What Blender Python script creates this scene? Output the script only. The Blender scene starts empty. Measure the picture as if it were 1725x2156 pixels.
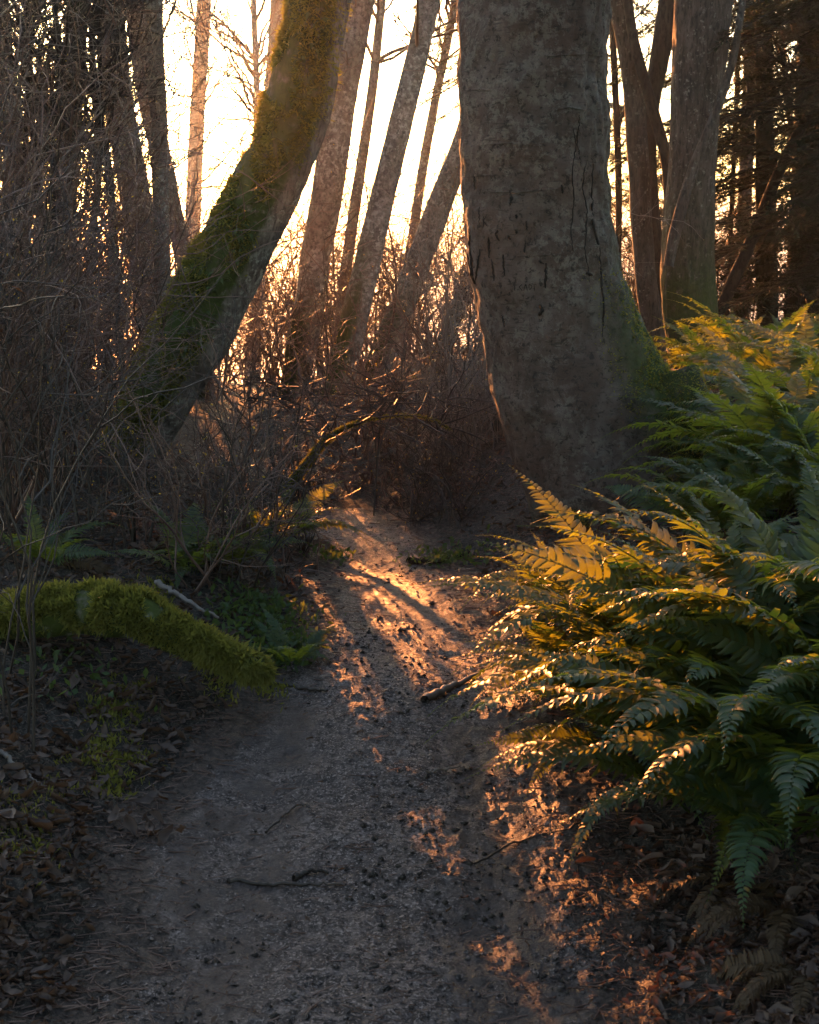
import bpy, math, random
import numpy as np
from mathutils import Vector
from mathutils.bvhtree import BVHTree

R = math.radians
scn = bpy.context.scene
col = scn.collection
rng = np.random.default_rng(11)
random.seed(5)

# ------------------------------------------------------------------ camera, sky, sun, exposure
CAM_H, FPX, PITCH = 1.62, 1422.0, 11.8
cam = bpy.data.cameras.new('camera')
cam.sensor_fit = 'VERTICAL'; cam.sensor_height = 36.0; cam.lens = 36.0 * FPX / 1024.0
cam.clip_start = 0.05; cam.clip_end = 20000
cam.dof.use_dof = True; cam.dof.focus_distance = 6.2; cam.dof.aperture_fstop = 11
camo = bpy.data.objects.new('camera', cam); col.objects.link(camo)
camo.location = (0, 0, CAM_H); camo.rotation_euler = (R(90 - PITCH), 0, 0)
scn.camera = camo

SUN_EL, SUN_AZ = 7.8, -13.0
w = bpy.data.worlds.new('World'); scn.world = w; w.use_nodes = True
sky = w.node_tree.nodes.new('ShaderNodeTexSky'); sky.sky_type = 'NISHITA'; sky.sun_disc = False
sky.sun_elevation = R(SUN_EL); sky.sun_rotation = R(SUN_AZ); sky.altitude = 30
sky.air_density = 1.0; sky.dust_density = 2.2; sky.ozone_density = 1.0
w.node_tree.links.new(sky.outputs[0], w.node_tree.nodes['Background'].inputs[0])
w.node_tree.nodes['Background'].inputs[1].default_value = 0.13
SUN = np.array([math.sin(R(SUN_AZ)) * math.cos(R(SUN_EL)), math.cos(R(SUN_AZ)) * math.cos(R(SUN_EL)), math.sin(R(SUN_EL))])
sl = bpy.data.lights.new('sun', 'SUN'); sl.energy = 5.0; sl.angle = R(0.55); sl.color = (1.0, 0.32, 0.085)
so = bpy.data.objects.new('sun', sl); col.objects.link(so); so.location = (-4, 20, 8)
so.rotation_euler = Vector(SUN).to_track_quat('Z', 'Y').to_euler()

vs = scn.view_settings
vs.view_transform = 'Standard'; vs.look = 'None'; vs.exposure = 2.32; vs.gamma = 1.0; vs.use_curve_mapping = False
cy = scn.cycles
cy.max_bounces = 6; cy.diffuse_bounces = 3; cy.glossy_bounces = 2; cy.transmission_bounces = 4
cy.transparent_max_bounces = 6; cy.volume_bounces = 1; cy.sample_clamp_indirect = 4.0
cy.use_adaptive_sampling = False; cy.sample_clamp_direct = 6.0; cy.use_denoising = True; cy.denoiser = 'OPENIMAGEDENOISE'; cy.caustics_reflective = False; cy.caustics_refractive = False

# ------------------------------------------------------------------ numpy helpers
def hash3(i, j, k):
    h = (i.astype(np.int64) * 374761393 + j.astype(np.int64) * 668265263 + k.astype(np.int64) * 1274126177) & 0xffffffff
    h = ((h ^ (h >> 13)) * 1274126177) & 0xffffffff
    h = ((h ^ (h >> 16)) * 2246822519) & 0xffffffff
    return ((h ^ (h >> 15)) & 0xffffff) / float(0xffffff)
def vnoise(x, y, z=None):
    x = np.asarray(x, float); y = np.asarray(y, float); z = np.zeros_like(x) if z is None else np.asarray(z, float)
    xi, yi, zi = np.floor(x), np.floor(y), np.floor(z)
    fx, fy, fz = x - xi, y - yi, z - zi
    fx, fy, fz = [f * f * (3 - 2 * f) for f in (fx, fy, fz)]
    xi, yi, zi = xi.astype(np.int64), yi.astype(np.int64), zi.astype(np.int64)
    out = 0
    for dx in (0, 1):
        for dy in (0, 1):
            for dz in (0, 1):
                out = out + hash3(xi + dx, yi + dy, zi + dz) * (fx if dx else 1 - fx) * (fy if dy else 1 - fy) * (fz if dz else 1 - fz)
    return out * 2 - 1
def fbm(x, y, z=None, oct=4, gain=.5):
    s, a, f = 0, 1.0, 1.0
    for o in range(oct):
        s = s + a * vnoise(x * f + o * 17.3, y * f + o * 9.1, None if z is None else z * f + o * 5.7)
        a *= gain; f *= 2.03
    return s
def sstep(a, b, x):
    t = np.clip((np.asarray(x, float) - a) / (b - a), 0, 1); return t * t * (3 - 2 * t)
def norm(v): return v / np.maximum(np.linalg.norm(v, axis=-1, keepdims=True), 1e-9)

# photograph coordinates (picture 1725 x 2156) -> direction; the distance comes from the ground or the thing touched
S = 819.0 / 1725.0
cp, sp = math.cos(R(PITCH)), math.sin(R(PITCH))
def ray(u, v):
    a = (np.asarray(u, float) * S - 409.5) / FPX; b = (512.0 - np.asarray(v, float) * S) / FPX
    return np.stack([a, cp + b * sp, -sp + b * cp], -1)
def P(u, v, Y):
    d = ray(u, v); t = np.asarray(Y, float) / d[..., 1]
    return d * t[..., None] + np.array([0, 0, CAM_H])

# ------------------------------------------------------------------ terrain
PY = [0, 2.6, 3.4, 3.9, 4.3, 4.75, 5.2, 5.65, 6.4, 7.0, 7.8, 9.0, 11]
PC = [-.12, -.12, -.12, -.08, -.09, -.10, -.06, -.02, -.07, -.16, -.42, -.95, -1.8]
PH = [.62, .62, .68, .69, .57, .46, .41, .37, .36, .36, .34, .30, .30]
def path_center(y): return (np.interp(y - .2, PY, PC) + np.interp(y, PY, PC) + np.interp(y + .2, PY, PC)) / 3
def path_half(y): return (np.interp(y - .2, PY, PH) + np.interp(y, PY, PH) + np.interp(y + .2, PY, PH)) / 3
def path_d(x, y):            # signed, 0 on the edge, negative inside
    return np.abs(x - path_center(y)) - path_half(y) + 0.07 * vnoise(x * 5, y * 4) + 0.03 * vnoise(x * 17, y * 14)
def height0(x, y):           # broad form of the land
    d = np.abs(x - path_center(y)) - path_half(y)
    left = x < path_center(y)
    bank = np.where(left, 0.20 * sstep(-.12, .75, d) + 0.10 * sstep(.6, 2.6, d), 0.20 * sstep(-.05, .6, d) + 0.44 * sstep(.3, 2.0, d))
    end = sstep(9.0, 10.5, y)
    bank = bank * (1 - .35 * end)
    roll = np.interp(y, [1.5, 2.5, 3, 3.8, 4.3, 4.65, 4.85, 5.2, 6, 6.8, 9, 10], [-.07, -.07, -.06, -.01, .05, .105, .115, .105, .05, 0, -.02, 0])
    rut = -0.03 * np.exp(-((np.abs(x - path_center(y)) - .33) / .13) ** 2) * (1 - sstep(4.6, 6, y))
    fall = -0.05 * np.maximum(y - 11, 0) - 0.018 * np.maximum(y - 15, 0) ** 2
    return bank + roll + rut + np.maximum(fall, -26)
def height(x, y):
    x = np.asarray(x, float); y = np.asarray(y, float)
    d = path_d(x, y); inside = 1 - sstep(-.1, .12, d)
    h = height0(x, y) + 0.05 * fbm(x * .9, y * .9, oct=3)
    tread = fbm(x * 6 + 3, y * 6, oct=3) * .006 + np.abs(vnoise(x * 19, y * 17)) * -.006 * (1 - .6 * sstep(4.4, 5, y)) + fbm(x * 45, y * 38, oct=3) * .0045 * (1 - .45 * sstep(4.4, 5, y))
    rough = fbm(x * 5, y * 5, oct=4) * .026 + fbm(x * 38, y * 34, oct=2) * .007
    return h + inside * tread + (1 - inside) * rough
def G(u, v):                 # where a line of sight meets the ground
    u = np.atleast_1d(np.asarray(u, float)); v = np.atleast_1d(np.asarray(v, float))
    d = ray(u, v); tg = 1.2 * (30 / 1.2) ** (np.arange(700) / 699)
    p = d[:, None] * tg[None, :, None]
    gp = p[..., 2] + CAM_H - height0(p[..., 0], p[..., 1]) - 0.05 * fbm(p[..., 0] * .9, p[..., 1] * .9, oct=3)
    k = np.clip((gp < 0).argmax(1), 1, 699); i = np.arange(len(u)); g1, g0 = gp[i, k], gp[i, k - 1]
    t = tg[k - 1] + (tg[k] - tg[k - 1]) * np.clip(g0 / (g0 - g1 + 1e-9), 0, 1)
    p = d * t[:, None]; p[:, 2] = height(p[:, 0], p[:, 1])
    return p

# ------------------------------------------------------------------ objects
def mesh_from(name, V, F, attrs=None, smooth=True):
    V = np.asarray(V, np.float32).reshape(-1, 3); F = np.asarray(F, np.int32)
    me = bpy.data.meshes.new(name); n = F.shape[1]
    me.vertices.add(len(V)); me.vertices.foreach_set('co', V.ravel())
    me.loops.add(F.size); me.loops.foreach_set('vertex_index', F.ravel())
    me.polygons.add(len(F)); me.polygons.foreach_set('loop_start', np.arange(0, F.size, n, dtype=np.int32))
    me.polygons.foreach_set('loop_total', np.full(len(F), n, np.int32))
    me.polygons.foreach_set('use_smooth', np.full(len(F), smooth, bool))
    for k, a in (attrs or {}).items():
        at = me.attributes.new(k, 'FLOAT', 'POINT'); at.data.foreach_set('value', np.asarray(a, np.float32))
    me.update(calc_edges=True); me.validate()
    return me
def link(name, me, mat=None, parent=None, loc=None):
    o = bpy.data.objects.new(name, me); col.objects.link(o)
    if mat is not None and me is not None and not me.materials: me.materials.append(mat)
    if parent is not None: o.parent = parent
    if loc is not None: o.location = loc
    return o
def tag(o, label=None, cat=None, group=None, kind=None):
    if label: o['label'] = label
    if cat: o['category'] = cat
    if group: o['group'] = group
    if kind: o['kind'] = kind
    return o
def thing(name, loc, label, cat, group=None):
    return tag(link(name, None, loc=tuple(float(c) for c in loc)), label, cat, group)
def part(name, V, F, mat, root, attrs=None, smooth=True, kind=None):
    V = np.asarray(V, float).reshape(-1, 3) - np.array(root.location)
    return tag(link(name, mesh_from(name, V, F, attrs, smooth), mat, root), kind=kind)

class Geo:                   # collects batches with the same face size
    def __init__(s): s.V, s.F, s.n, s.A = [], [], 0, []
    def add(s, V, F, a=None):
        V = V.reshape(-1, 3); s.V.append(V); s.F.append(F + s.n); s.n += len(V)
        s.A.append(np.zeros(len(V)) if a is None else np.broadcast_to(a, (len(V),)))
    def out(s): return np.concatenate(s.V), np.concatenate(s.F), np.concatenate(s.A)
    def __bool__(s): return s.n > 0

def tubes(pl, rad, sides=3):
    """pl (N,k,3) centre lines, rad (N,k): open tubes of quads"""
    N, k, _ = pl.shape
    t = np.gradient(pl, axis=1); t = norm(t)
    mean = norm(pl[:, -1] - pl[:, 0] + 1e-6)
    ref = np.where(np.abs(mean[:, 2:3]) > .75, np.array([1., .13, 0]), np.array([.1, .05, 1.]))[:, None, :]
    a = norm(np.cross(t, np.broadcast_to(ref, t.shape))); b = np.cross(t, a)
    ang = np.linspace(0, 2 * np.pi, sides, endpoint=False)
    V = pl[:, :, None, :] + rad[:, :, None, None] * (np.cos(ang)[None, None, :, None] * a[:, :, None, :] + np.sin(ang)[None, None, :, None] * b[:, :, None, :])
    i = np.arange(k - 1)[:, None]; j = np.arange(sides)[None]; j2 = (j + 1) % sides
    f = np.stack([i * sides + j, i * sides + j2, (i + 1) * sides + j2, (i + 1) * sides + j], -1).reshape(-1, 4)
    F = (f[None] + (np.arange(N) * k * sides)[:, None, None]).reshape(-1, 4)
    return V.reshape(-1, 3), F

def grow(st, dr, ln, k, wander, up):
    st = np.asarray(st, float); d = norm(np.asarray(dr, float)); N = len(st)
    pts = [st]; step = (np.asarray(ln) / (k - 1))[:, None]
    for i in range(k - 1):
        d = norm(d + rng.normal(0, wander, (N, 3)) + np.array([0, 0, up]))
        pts.append(pts[-1] + d * step)
    return np.stack(pts, 1)
def sprout(pl, per, tmin, tmax, spread):
    N, k, _ = pl.shape; n = N * per
    idx = np.repeat(np.arange(N), per); t = rng.uniform(tmin, tmax, n) * (k - 1)
    i = np.minimum(t.astype(int), k - 2); f = (t - i)[:, None]
    p = pl[idx, i] * (1 - f) + pl[idx, i + 1] * f
    tan = norm(pl[idx, i + 1] - pl[idx, i]); q = norm(np.cross(tan, rng.normal(0, 1, (n, 3))))
    ang = rng.uniform(*spread, n)[:, None]
    return p, tan * np.cos(ang) + q * np.sin(ang), idx

# gaps in the brush through which the low sun reaches the path and the ferns
def inpoly(x, y, poly):
    c = np.zeros(len(x), bool); n = len(poly)
    for i in range(n):
        x1, y1 = poly[i]; x2, y2 = poly[(i + 1) % n]
        c ^= ((y1 > y) != (y2 > y)) & (x < (x2 - x1) * (y - y1) / (y2 - y1 + 1e-12) + x1)
    return c
GAPS = []
def gap(pix, z0, p):
    g = G([q[0] for q in pix], [q[1] for q in pix]) if z0 is None else None
    if g is None:
        d = ray([q[0] for q in pix], [q[1] for q in pix]); g = d * ((z0 - CAM_H) / d[:, 2])[:, None]; g[:, 2] = z0
    GAPS.append(([(a[0], a[1]) for a in g], float(np.mean(g[:, 2])), p))
gap([(660, 1180), (830, 1180), (900, 1260), (1020, 1370), (1020, 1440), (930, 1480), (700, 1480), (640, 1420), (640, 1300)], None, .95)
gap([(330, 1480), (545, 1490), (560, 1770), (280, 1740)], None, .8)
gap([(840, 1490), (1000, 1470), (1130, 1700), (1280, 1960), (1000, 2020), (880, 1700)], None, .8)
gap([(980, 1130), (1420, 1040), (1500, 1200), (1540, 1560), (1300, 1620), (980, 1480)], .45, .95)
gap([(1040, 1130), (1400, 1040), (1480, 1200), (1500, 1450), (1300, 1560), (1040, 1400)], .75, .9)
gap([(420, 1310), (580, 1310), (580, 1440), (420, 1420)], None, .9)
def cull(pl):
    k = pl.shape[1]; keep = np.ones(len(pl), bool)
    for q in [pl[:, i] for i in sorted({k // 4, k // 2, 3 * k // 4, k - 1})]:
        for poly, z0, p in GAPS:
            t = (q[:, 2] - z0) / SUN[2]; L = q - SUN * t[:, None]
            keep &= ~((t > .3) & inpoly(L[:, 0], L[:, 1], poly) & (rng.random(len(q)) < p))
    return keep

# ------------------------------------------------------------------ materials
def newmat(name):
    m = bpy.data.materials.new(name); m.use_nodes = True
    return m, m.node_tree.nodes, m.node_tree.links, m.node_tree.nodes['Principled BSDF']
def ramp(n, l, src, stops):
    r = n.new('ShaderNodeValToRGB'); e = r.color_ramp.elements
    while len(e) < len(stops): e.new(.5)
    for i, (p, c) in enumerate(stops): e[i].position = p; e[i].color = (*c, 1)
    l.new(src, r.inputs[0]); return r.outputs[0]
def noise(n, l, scale, detail=6, rough=.6, coord=None, dist=0, sc=None):
    t = n.new('ShaderNodeTexNoise'); t.inputs['Scale'].default_value = scale; t.inputs['Detail'].default_value = detail
    t.inputs['Roughness'].default_value = rough; t.inputs['Distortion'].default_value = dist
    if coord is None:
        coord = n.new('ShaderNodeTexCoord').outputs['Object']
    if sc is not None:
        mp = n.new('ShaderNodeMapping'); mp.inputs['Scale'].default_value = sc; l.new(coord, mp.inputs[0]); coord = mp.outputs[0]
    l.new(coord, t.inputs['Vector']); return t.outputs[0]
def mix(n, l, fac, a, b):
    m = n.new('ShaderNodeMix'); m.data_type = 'RGBA'
    if isinstance(fac, float): m.inputs[0].default_value = fac
    else: l.new(fac, m.inputs[0])
    for s, k in ((a, 6), (b, 7)):
        if isinstance(s, tuple): m.inputs[k].default_value = (*s, 1)
        else: l.new(s, m.inputs[k])
    return m.outputs[2]
def math_n(n, l, op, a, b):
    m = n.new('ShaderNodeMath'); m.operation = op; m.use_clamp = op in ('MULTIPLY', 'ADD', 'SUBTRACT')
    for i, s in enumerate((a, b)):
        if isinstance(s, (int, float)): m.inputs[i].default_value = s
        else: l.new(s, m.inputs[i])
    return m.outputs[0]
def bump(n, l, bs, h, strength, dist):
    b = n.new('ShaderNodeBump'); b.inputs['Strength'].default_value = strength; b.inputs['Distance'].default_value = dist
    l.new(h, b.inputs['Height']); l.new(b.outputs[0], bs.inputs['Normal'])
def attr(n, name):
    a = n.new('ShaderNodeAttribute'); a.attribute_name = name; return a.outputs['Fac']

def soil_mat(name, c, rough, wet=False):
    m, n, l, b = newmat(name)
    n1 = noise(n, l, 2.6, 8, .65); n2 = noise(n, l, 40, 8, .75, dist=.8); n3 = noise(n, l, 130, 3, .6, dist=.5); n4 = noise(n, l, 85, 4, .6, sc=(.6, 1.2, 1)); n5 = noise(n, l, 11, 5, .6)
    base = ramp(n, l, n1, [(.3, c[0]), (.5, c[1]), (.7, c[2])])
    base = mix(n, l, ramp(n, l, n5, [(.45, (0, 0, 0)), (.62, (.6,) * 3)]), base, tuple(q * .55 for q in c[0]))
    base = mix(n, l, ramp(n, l, n2, [(.46, (.95,) * 3), (.53, (0, 0, 0))]), base, c[3])
    base = mix(n, l, ramp(n, l, n3, [(.56, (0, 0, 0)), (.62, (.85,) * 3)]), base, c[4])
    base = mix(n, l, ramp(n, l, n4, [(.38, (.95,) * 3), (.43, (0, 0, 0))]), base, tuple(q * .4 for q in c[3]))
    l.new(base, b.inputs['Base Color'])
    l.new(ramp(n, l, n2, [(.35, (rough[1],) * 3), (.65, (rough[0],) * 3)]), b.inputs['Roughness'])
    if wet:
        wt = math_n(n, l, 'MULTIPLY', attr(n, 'wet'), ramp(n, l, noise(n, l, 7, 5, .6), [(.40, (0, 0, 0)), (.58, (1,) * 3)]))
        rg = mix(n, l, wt, b.inputs['Roughness'].links[0].from_socket, (.38,) * 3); l.new(rg, b.inputs['Roughness'])
        base = mix(n, l, wt, base, tuple(q * .75 for q in c[0]))
        ef = ramp(n, l, math_n(n, l, 'ADD', math_n(n, l, 'MULTIPLY', attr(n, 'edge'), .75), math_n(n, l, 'MULTIPLY', noise(n, l, 16, 7, .7), .5)), [(.52, (0, 0, 0)), (.66, (1,) * 3)])
        eb = ramp(n, l, n2, [(.42, (.022, .016, .013)), (.55, (.075, .05, .038)), (.68, (.13, .09, .07))])
        l.new(mix(n, l, ef, base, eb), b.inputs['Base Color'])
    b.inputs['Specular IOR Level'].default_value = .35
    bump(n, l, b, math_n(n, l, 'ADD', math_n(n, l, 'MULTIPLY', n2, .6), math_n(n, l, 'MULTIPLY', n3, .4)), .75, .024)
    return m
M_path = soil_mat('trodden_soil', [(.08, .06, .055), (.135, .105, .097), (.205, .165, .153), (.032, .023, .02), (.36, .29, .265)], (.42, .8), True)
M_ground = soil_mat('forest_soil', [(.035, .026, .018), (.055, .042, .03), (.075, .06, .045), (.018, .014, .011), (.13, .105, .085)], (.6, .95))

def bark_mat(name, dark, mid, light, scale=1.0, lichen=None, lich=.0, moss=None, stretch=.35, bstr=.7, bdist=.012):
    m, n, l, b = newmat(name)
    n1 = noise(n, l, 9 * scale, 8, .62, sc=(1, 1, stretch), dist=.4); n2 = noise(n, l, 42 * scale, 6, .65, sc=(1, 1, stretch * 1.2)); n3 = noise(n, l, 3.1, 5, .6)
    c = ramp(n, l, n1, [(.32, dark), (.5, mid), (.7, light)])
    c = mix(n, l, ramp(n, l, n2, [(.36, (.8,) * 3), (.52, (0, 0, 0))]), c, tuple(x * .55 for x in dark))
    if lichen is not None:
        nl = noise(n, l, 26, 7, .72); nl2 = noise(n, l, 2.6, 4, .6)
        f = math_n(n, l, 'MULTIPLY', ramp(n, l, nl, [(.52 - lich, (0, 0, 0)), (.60 - lich, (1,) * 3)]), ramp(n, l, nl2, [(.40, (0, 0, 0)), (.58, (1,) * 3)]))
        c = mix(n, l, f, c, lichen)
    if moss is not None:
        mc = ramp(n, l, noise(n, l, 30, 5, .6), [(.3, tuple(x * .5 for x in moss)), (.7, moss)])
        f = math_n(n, l, 'MULTIPLY', attr(n, 'moss'), ramp(n, l, noise(n, l, 14, 6, .7), [(.30, (0, 0, 0)), (.48, (1,) * 3)]))
        c = mix(n, l, f, c, mc)
    l.new(c, b.inputs['Base Color']); b.inputs['Roughness'].default_value = .82; b.inputs['Specular IOR Level'].default_value = .3
    bump(n, l, b, math_n(n, l, 'ADD', math_n(n, l, 'MULTIPLY', n1, .5), math_n(n, l, 'MULTIPLY', n2, .5)), bstr, bdist)
    return m
def old_bark():
    m, n, l, b = newmat('alder_bark_old')
    n1 = noise(n, l, 5, 8, .68, sc=(1, 1, .8)); n2 = noise(n, l, 34, 8, .75, dist=.5); n3 = noise(n, l, 90, 4, .6); nl = noise(n, l, 19, 8, .78); nb = noise(n, l, 1.7, 5, .6); nh = noise(n, l, 12, 5, .6, sc=(1, 1, 5.5)); nr = noise(n, l, 2.4, 4, .6, sc=(1.6, 1.6, .5))
    c = ramp(n, l, n1, [(.32, (.064, .047, .038)), (.5, (.115, .09, .075)), (.68, (.165, .137, .118))])
    c = mix(n, l, ramp(n, l, nr, [(.50, (0, 0, 0)), (.62, (.8,) * 3)]), c, (.075, .05, .04))
    c = mix(n, l, math_n(n, l, 'MULTIPLY', ramp(n, l, nl, [(.50, (0, 0, 0)), (.55, (.6,) * 3)]), ramp(n, l, nb, [(.40, (.1,) * 3), (.58, (1,) * 3)])), c, (.215, .205, .172))
    c = mix(n, l, ramp(n, l, n2, [(.40, (.9,) * 3), (.46, (0, 0, 0))]), c, (.032, .026, .022))
    c = mix(n, l, ramp(n, l, nh, [(.34, (.7,) * 3), (.40, (0, 0, 0))]), c, (.04, .033, .028))
    mc = ramp(n, l, noise(n, l, 30, 5, .6), [(.3, (.03, .042, .008)), (.7, (.06, .085, .016))])
    c = mix(n, l, math_n(n, l, 'MULTIPLY', attr(n, 'moss'), ramp(n, l, noise(n, l, 14, 6, .7), [(.30, (0, 0, 0)), (.48, (1,) * 3)])), c, mc)
    l.new(c, b.inputs['Base Color']); b.inputs['Roughness'].default_value = .8; b.inputs['Specular IOR Level'].default_value = .3
    bump(n, l, b, math_n(n, l, 'ADD', math_n(n, l, 'MULTIPLY', nl, .6), math_n(n, l, 'MULTIPLY', n2, .4)), .9, .03)
    return m
M_bigbark = old_bark()
M_mossbark = bark_mat('bark_under_moss', (.06, .05, .042), (.15, .13, .11), (.25, .22, .19), 1.2, (.3, .31, .26), 0, (.065, .085, .014), .3)
M_alder = bark_mat('alder_bark', (.09, .078, .07), (.17, .15, .135), (.27, .25, .225), 1.0, (.36, .36, .33), .02, (.05, .07, .015), .7)
M_dark = bark_mat('dark_bark', (.022, .018, .014), (.045, .036, .028), (.075, .06, .048), 1.2, None, 0, (.04, .055, .012), .3)
M_brown = bark_mat('ridged_bark', (.045, .034, .026), (.09, .07, .055), (.15, .12, .095), 1.5, (.26, .25, .2), -.04, (.055, .07, .014), .22, 1.0, .02)
M_scar = bark_mat('bark_scar', (.012, .01, .008), (.022, .018, .015), (.04, .032, .026), 2)

def leaf_mat(name, ca, cb, trans, tw=.45, rough=.45, spec=.5, scale=30):
    m, n, l, b = newmat(name)
    oi = n.new('ShaderNodeObjectInfo')
    f = math_n(n, l, 'ADD', math_n(n, l, 'MULTIPLY', noise(n, l, scale, 3, .6), .7), math_n(n, l, 'MULTIPLY', oi.outputs['Random'], .35))
    c = ramp(n, l, f, [(.25, ca), (.75, cb)])
    l.new(c, b.inputs['Base Color']); b.inputs['Roughness'].default_value = rough; b.inputs['Specular IOR Level'].default_value = spec
    t = n.new('ShaderNodeBsdfTranslucent'); t.inputs[0].default_value = (*trans, 1)
    ms = n.new('ShaderNodeMixShader'); ms.inputs[0].default_value = tw
    l.new(b.outputs[0], ms.inputs[1]); l.new(t.outputs[0], ms.inputs[2])
    l.new(ms.outputs[0], n['Material Output'].inputs['Surface']); return m
M_fern = leaf_mat('fern_leaf', (.012, .036, .016), (.040, .085, .036), (.34, .36, .025), .42, .44, .42)
M_fernold = leaf_mat('old_fern_leaf', (.04, .024, .012), (.08, .05, .022), (.16, .08, .02), .3, .6, .3)
M_litter = leaf_mat('dead_leaf', (.035, .021, .016), (.17, .115, .088), (.18, .08, .03), .2, .6, .4, 7)
M_hang = leaf_mat('withered_leaf', (.06, .032, .02), (.11, .06, .035), (.35, .12, .03), .4, .6, .3, 12)
M_bud = leaf_mat('bud', (.16, .15, .04), (.25, .22, .06), (.75, .50, .06), .6, .5, .4)
M_moss = leaf_mat('moss_tuft', (.06, .072, .016), (.25, .24, .07), (.42, .38, .06), .42, .75, .15, 7)
M_needle = leaf_mat('needle', (.008, .018, .007), (.02, .038, .014), (.05, .06, .012), .25, .5, .4, 6)
M_herb = leaf_mat('herb_leaf', (.03, .06, .02), (.07, .12, .045), (.2, .25, .04), .35, .5, .4)
def twig_mat(name, a, b_, rough=.6):
    m, n, l, b = newmat(name)
    l.new(ramp(n, l, noise(n, l, 5, 4, .6), [(.35, a), (.65, b_)]), b.inputs['Base Color']); b.inputs['Roughness'].default_value = rough; b.inputs['Specular IOR Level'].default_value = .5
    return m
M_twig = twig_mat('twig_bark', (.075, .036, .026), (.17, .10, .075), .45)
M_twigdark = twig_mat('dark_twig_bark', (.02, .014, .011), (.05, .036, .028), .55)
M_twigpale = twig_mat('pale_twig_bark', (.12, .095, .08), (.22, .185, .16), .5)
M_rachis = twig_mat('fern_stalk', (.09, .06, .02), (.13, .10, .03), .5)

# ------------------------------------------------------------------ ground and path: one relief, split along the trodden edge
rows = 470; ys = 1.75 * (17.0 / 1.75) ** (np.arange(rows) / (rows - 1)); tans = np.tan(np.radians(np.linspace(-21, 21, 430)))
YY, TT = np.meshgrid(ys, tans, indexing='ij'); XX = YY * TT
ZZ = height(XX, YY); DD = path_d(XX, YY)
V = np.stack([XX, YY, ZZ], -1).reshape(-1, 3); nc = len(tans)
ii, jj = np.meshgrid(np.arange(rows - 1), np.arange(nc - 1), indexing='ij')
F = np.stack([ii * nc + jj, ii * nc + jj + 1, (ii + 1) * nc + jj + 1, (ii + 1) * nc + jj], -1).reshape(-1, 4)
fd = DD.ravel()[F].mean(1); fy = V[F][:, :, 1].mean(1)
ispath = (fd < 0) & (fy < 7.9)
def compact(V, F):
    u, inv = np.unique(F, return_inverse=True); return V[u], inv.reshape(F.shape)
Vp, Fp = compact(V, F[ispath])
pcx = Vp[:, 0] - path_center(Vp[:, 1])
wet = sstep(.2, .1, np.abs(np.abs(pcx) - .36)) * sstep(4.9, 4.3, Vp[:, 1]) + sstep(.3, .1, np.abs(pcx)) * sstep(4.6, 5.2, Vp[:, 1]) * .6
tag(link('path', mesh_from('path', Vp, Fp, {'wet': wet, 'edge': sstep(-.30, -.01, path_d(Vp[:, 0], Vp[:, 1]))}), M_path), kind='structure')
Vg, Fg = compact(V, F[~ispath])
gx = np.concatenate([np.linspace(-120, -12, 28)[:-1], np.linspace(-12, 12, 49), np.linspace(12, 120, 28)[1:]])
gy = np.concatenate([np.linspace(-40, 0, 14)[:-1], np.linspace(0, 20, 41), np.linspace(20, 75, 45)[1:]])
GX, GY = np.meshgrid(gx, gy, indexing='ij')
GZ = height0(np.clip(GX, -6, 6), GY) - .16 * ((GY > 1.2) & (np.abs(GX) < GY * .40 + .6) & (GY < 17.5)) - .04 * ((GY <= 1.2) | (np.abs(GX) >= GY * .4 + .6))
A, B = GX.shape; ii, jj = np.meshgrid(np.arange(A - 1), np.arange(B - 1), indexing='ij')
F2 = np.stack([ii * B + jj, (ii + 1) * B + jj, (ii + 1) * B + jj + 1, ii * B + jj + 1], -1).reshape(-1, 4)
tag(link('ground', mesh_from('ground', np.concatenate([Vg, np.stack([GX, GY, GZ], -1).reshape(-1, 3)]), np.concatenate([Fg, F2 + len(Vg)])), M_ground), kind='structure')

# the sound below the bluff and the far shore
m, n, l, b = newmat('sea_water'); b.inputs['Base Color'].default_value = (.05, .06, .085, 1); b.inputs['Roughness'].default_value = .5; b.inputs['IOR'].default_value = 1.33
bump(n, l, b, noise(n, l, .35, 5, .6, sc=(.4, 1, 1)), .5, .6)
tag(link('sea', mesh_from('sea', [(-4000, 45, -23), (4000, 45, -23), (4000, 4000, -23), (-4000, 4000, -23)], [[0, 1, 2, 3]]), m), kind='structure')
m, n, l, b = newmat('far_shore_woods'); b.inputs['Base Color'].default_value = (.06, .06, .08, 1); b.inputs['Roughness'].default_value = 1
hx = np.linspace(-3900, 3900, 120); hz = 26 + 30 * np.maximum(fbm(hx / 700, hx * 0, oct=5), -.6)
HV = np.concatenate([np.stack([hx, np.full(120, 3300.), np.full(120, -24.)], -1), np.stack([hx, np.full(120, 3500.), hz - 23], -1), np.stack([hx, np.full(120, 3900.), np.full(120, -24.)], -1)])
i = np.arange(119)[:, None]
HF = np.concatenate([np.concatenate([i, i + 1, i + 121, i + 120], 1) + 120 * q for q in (0, 1)])
tag(link('far_hills', mesh_from('far_hills', HV, HF), m), kind='structure')

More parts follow.
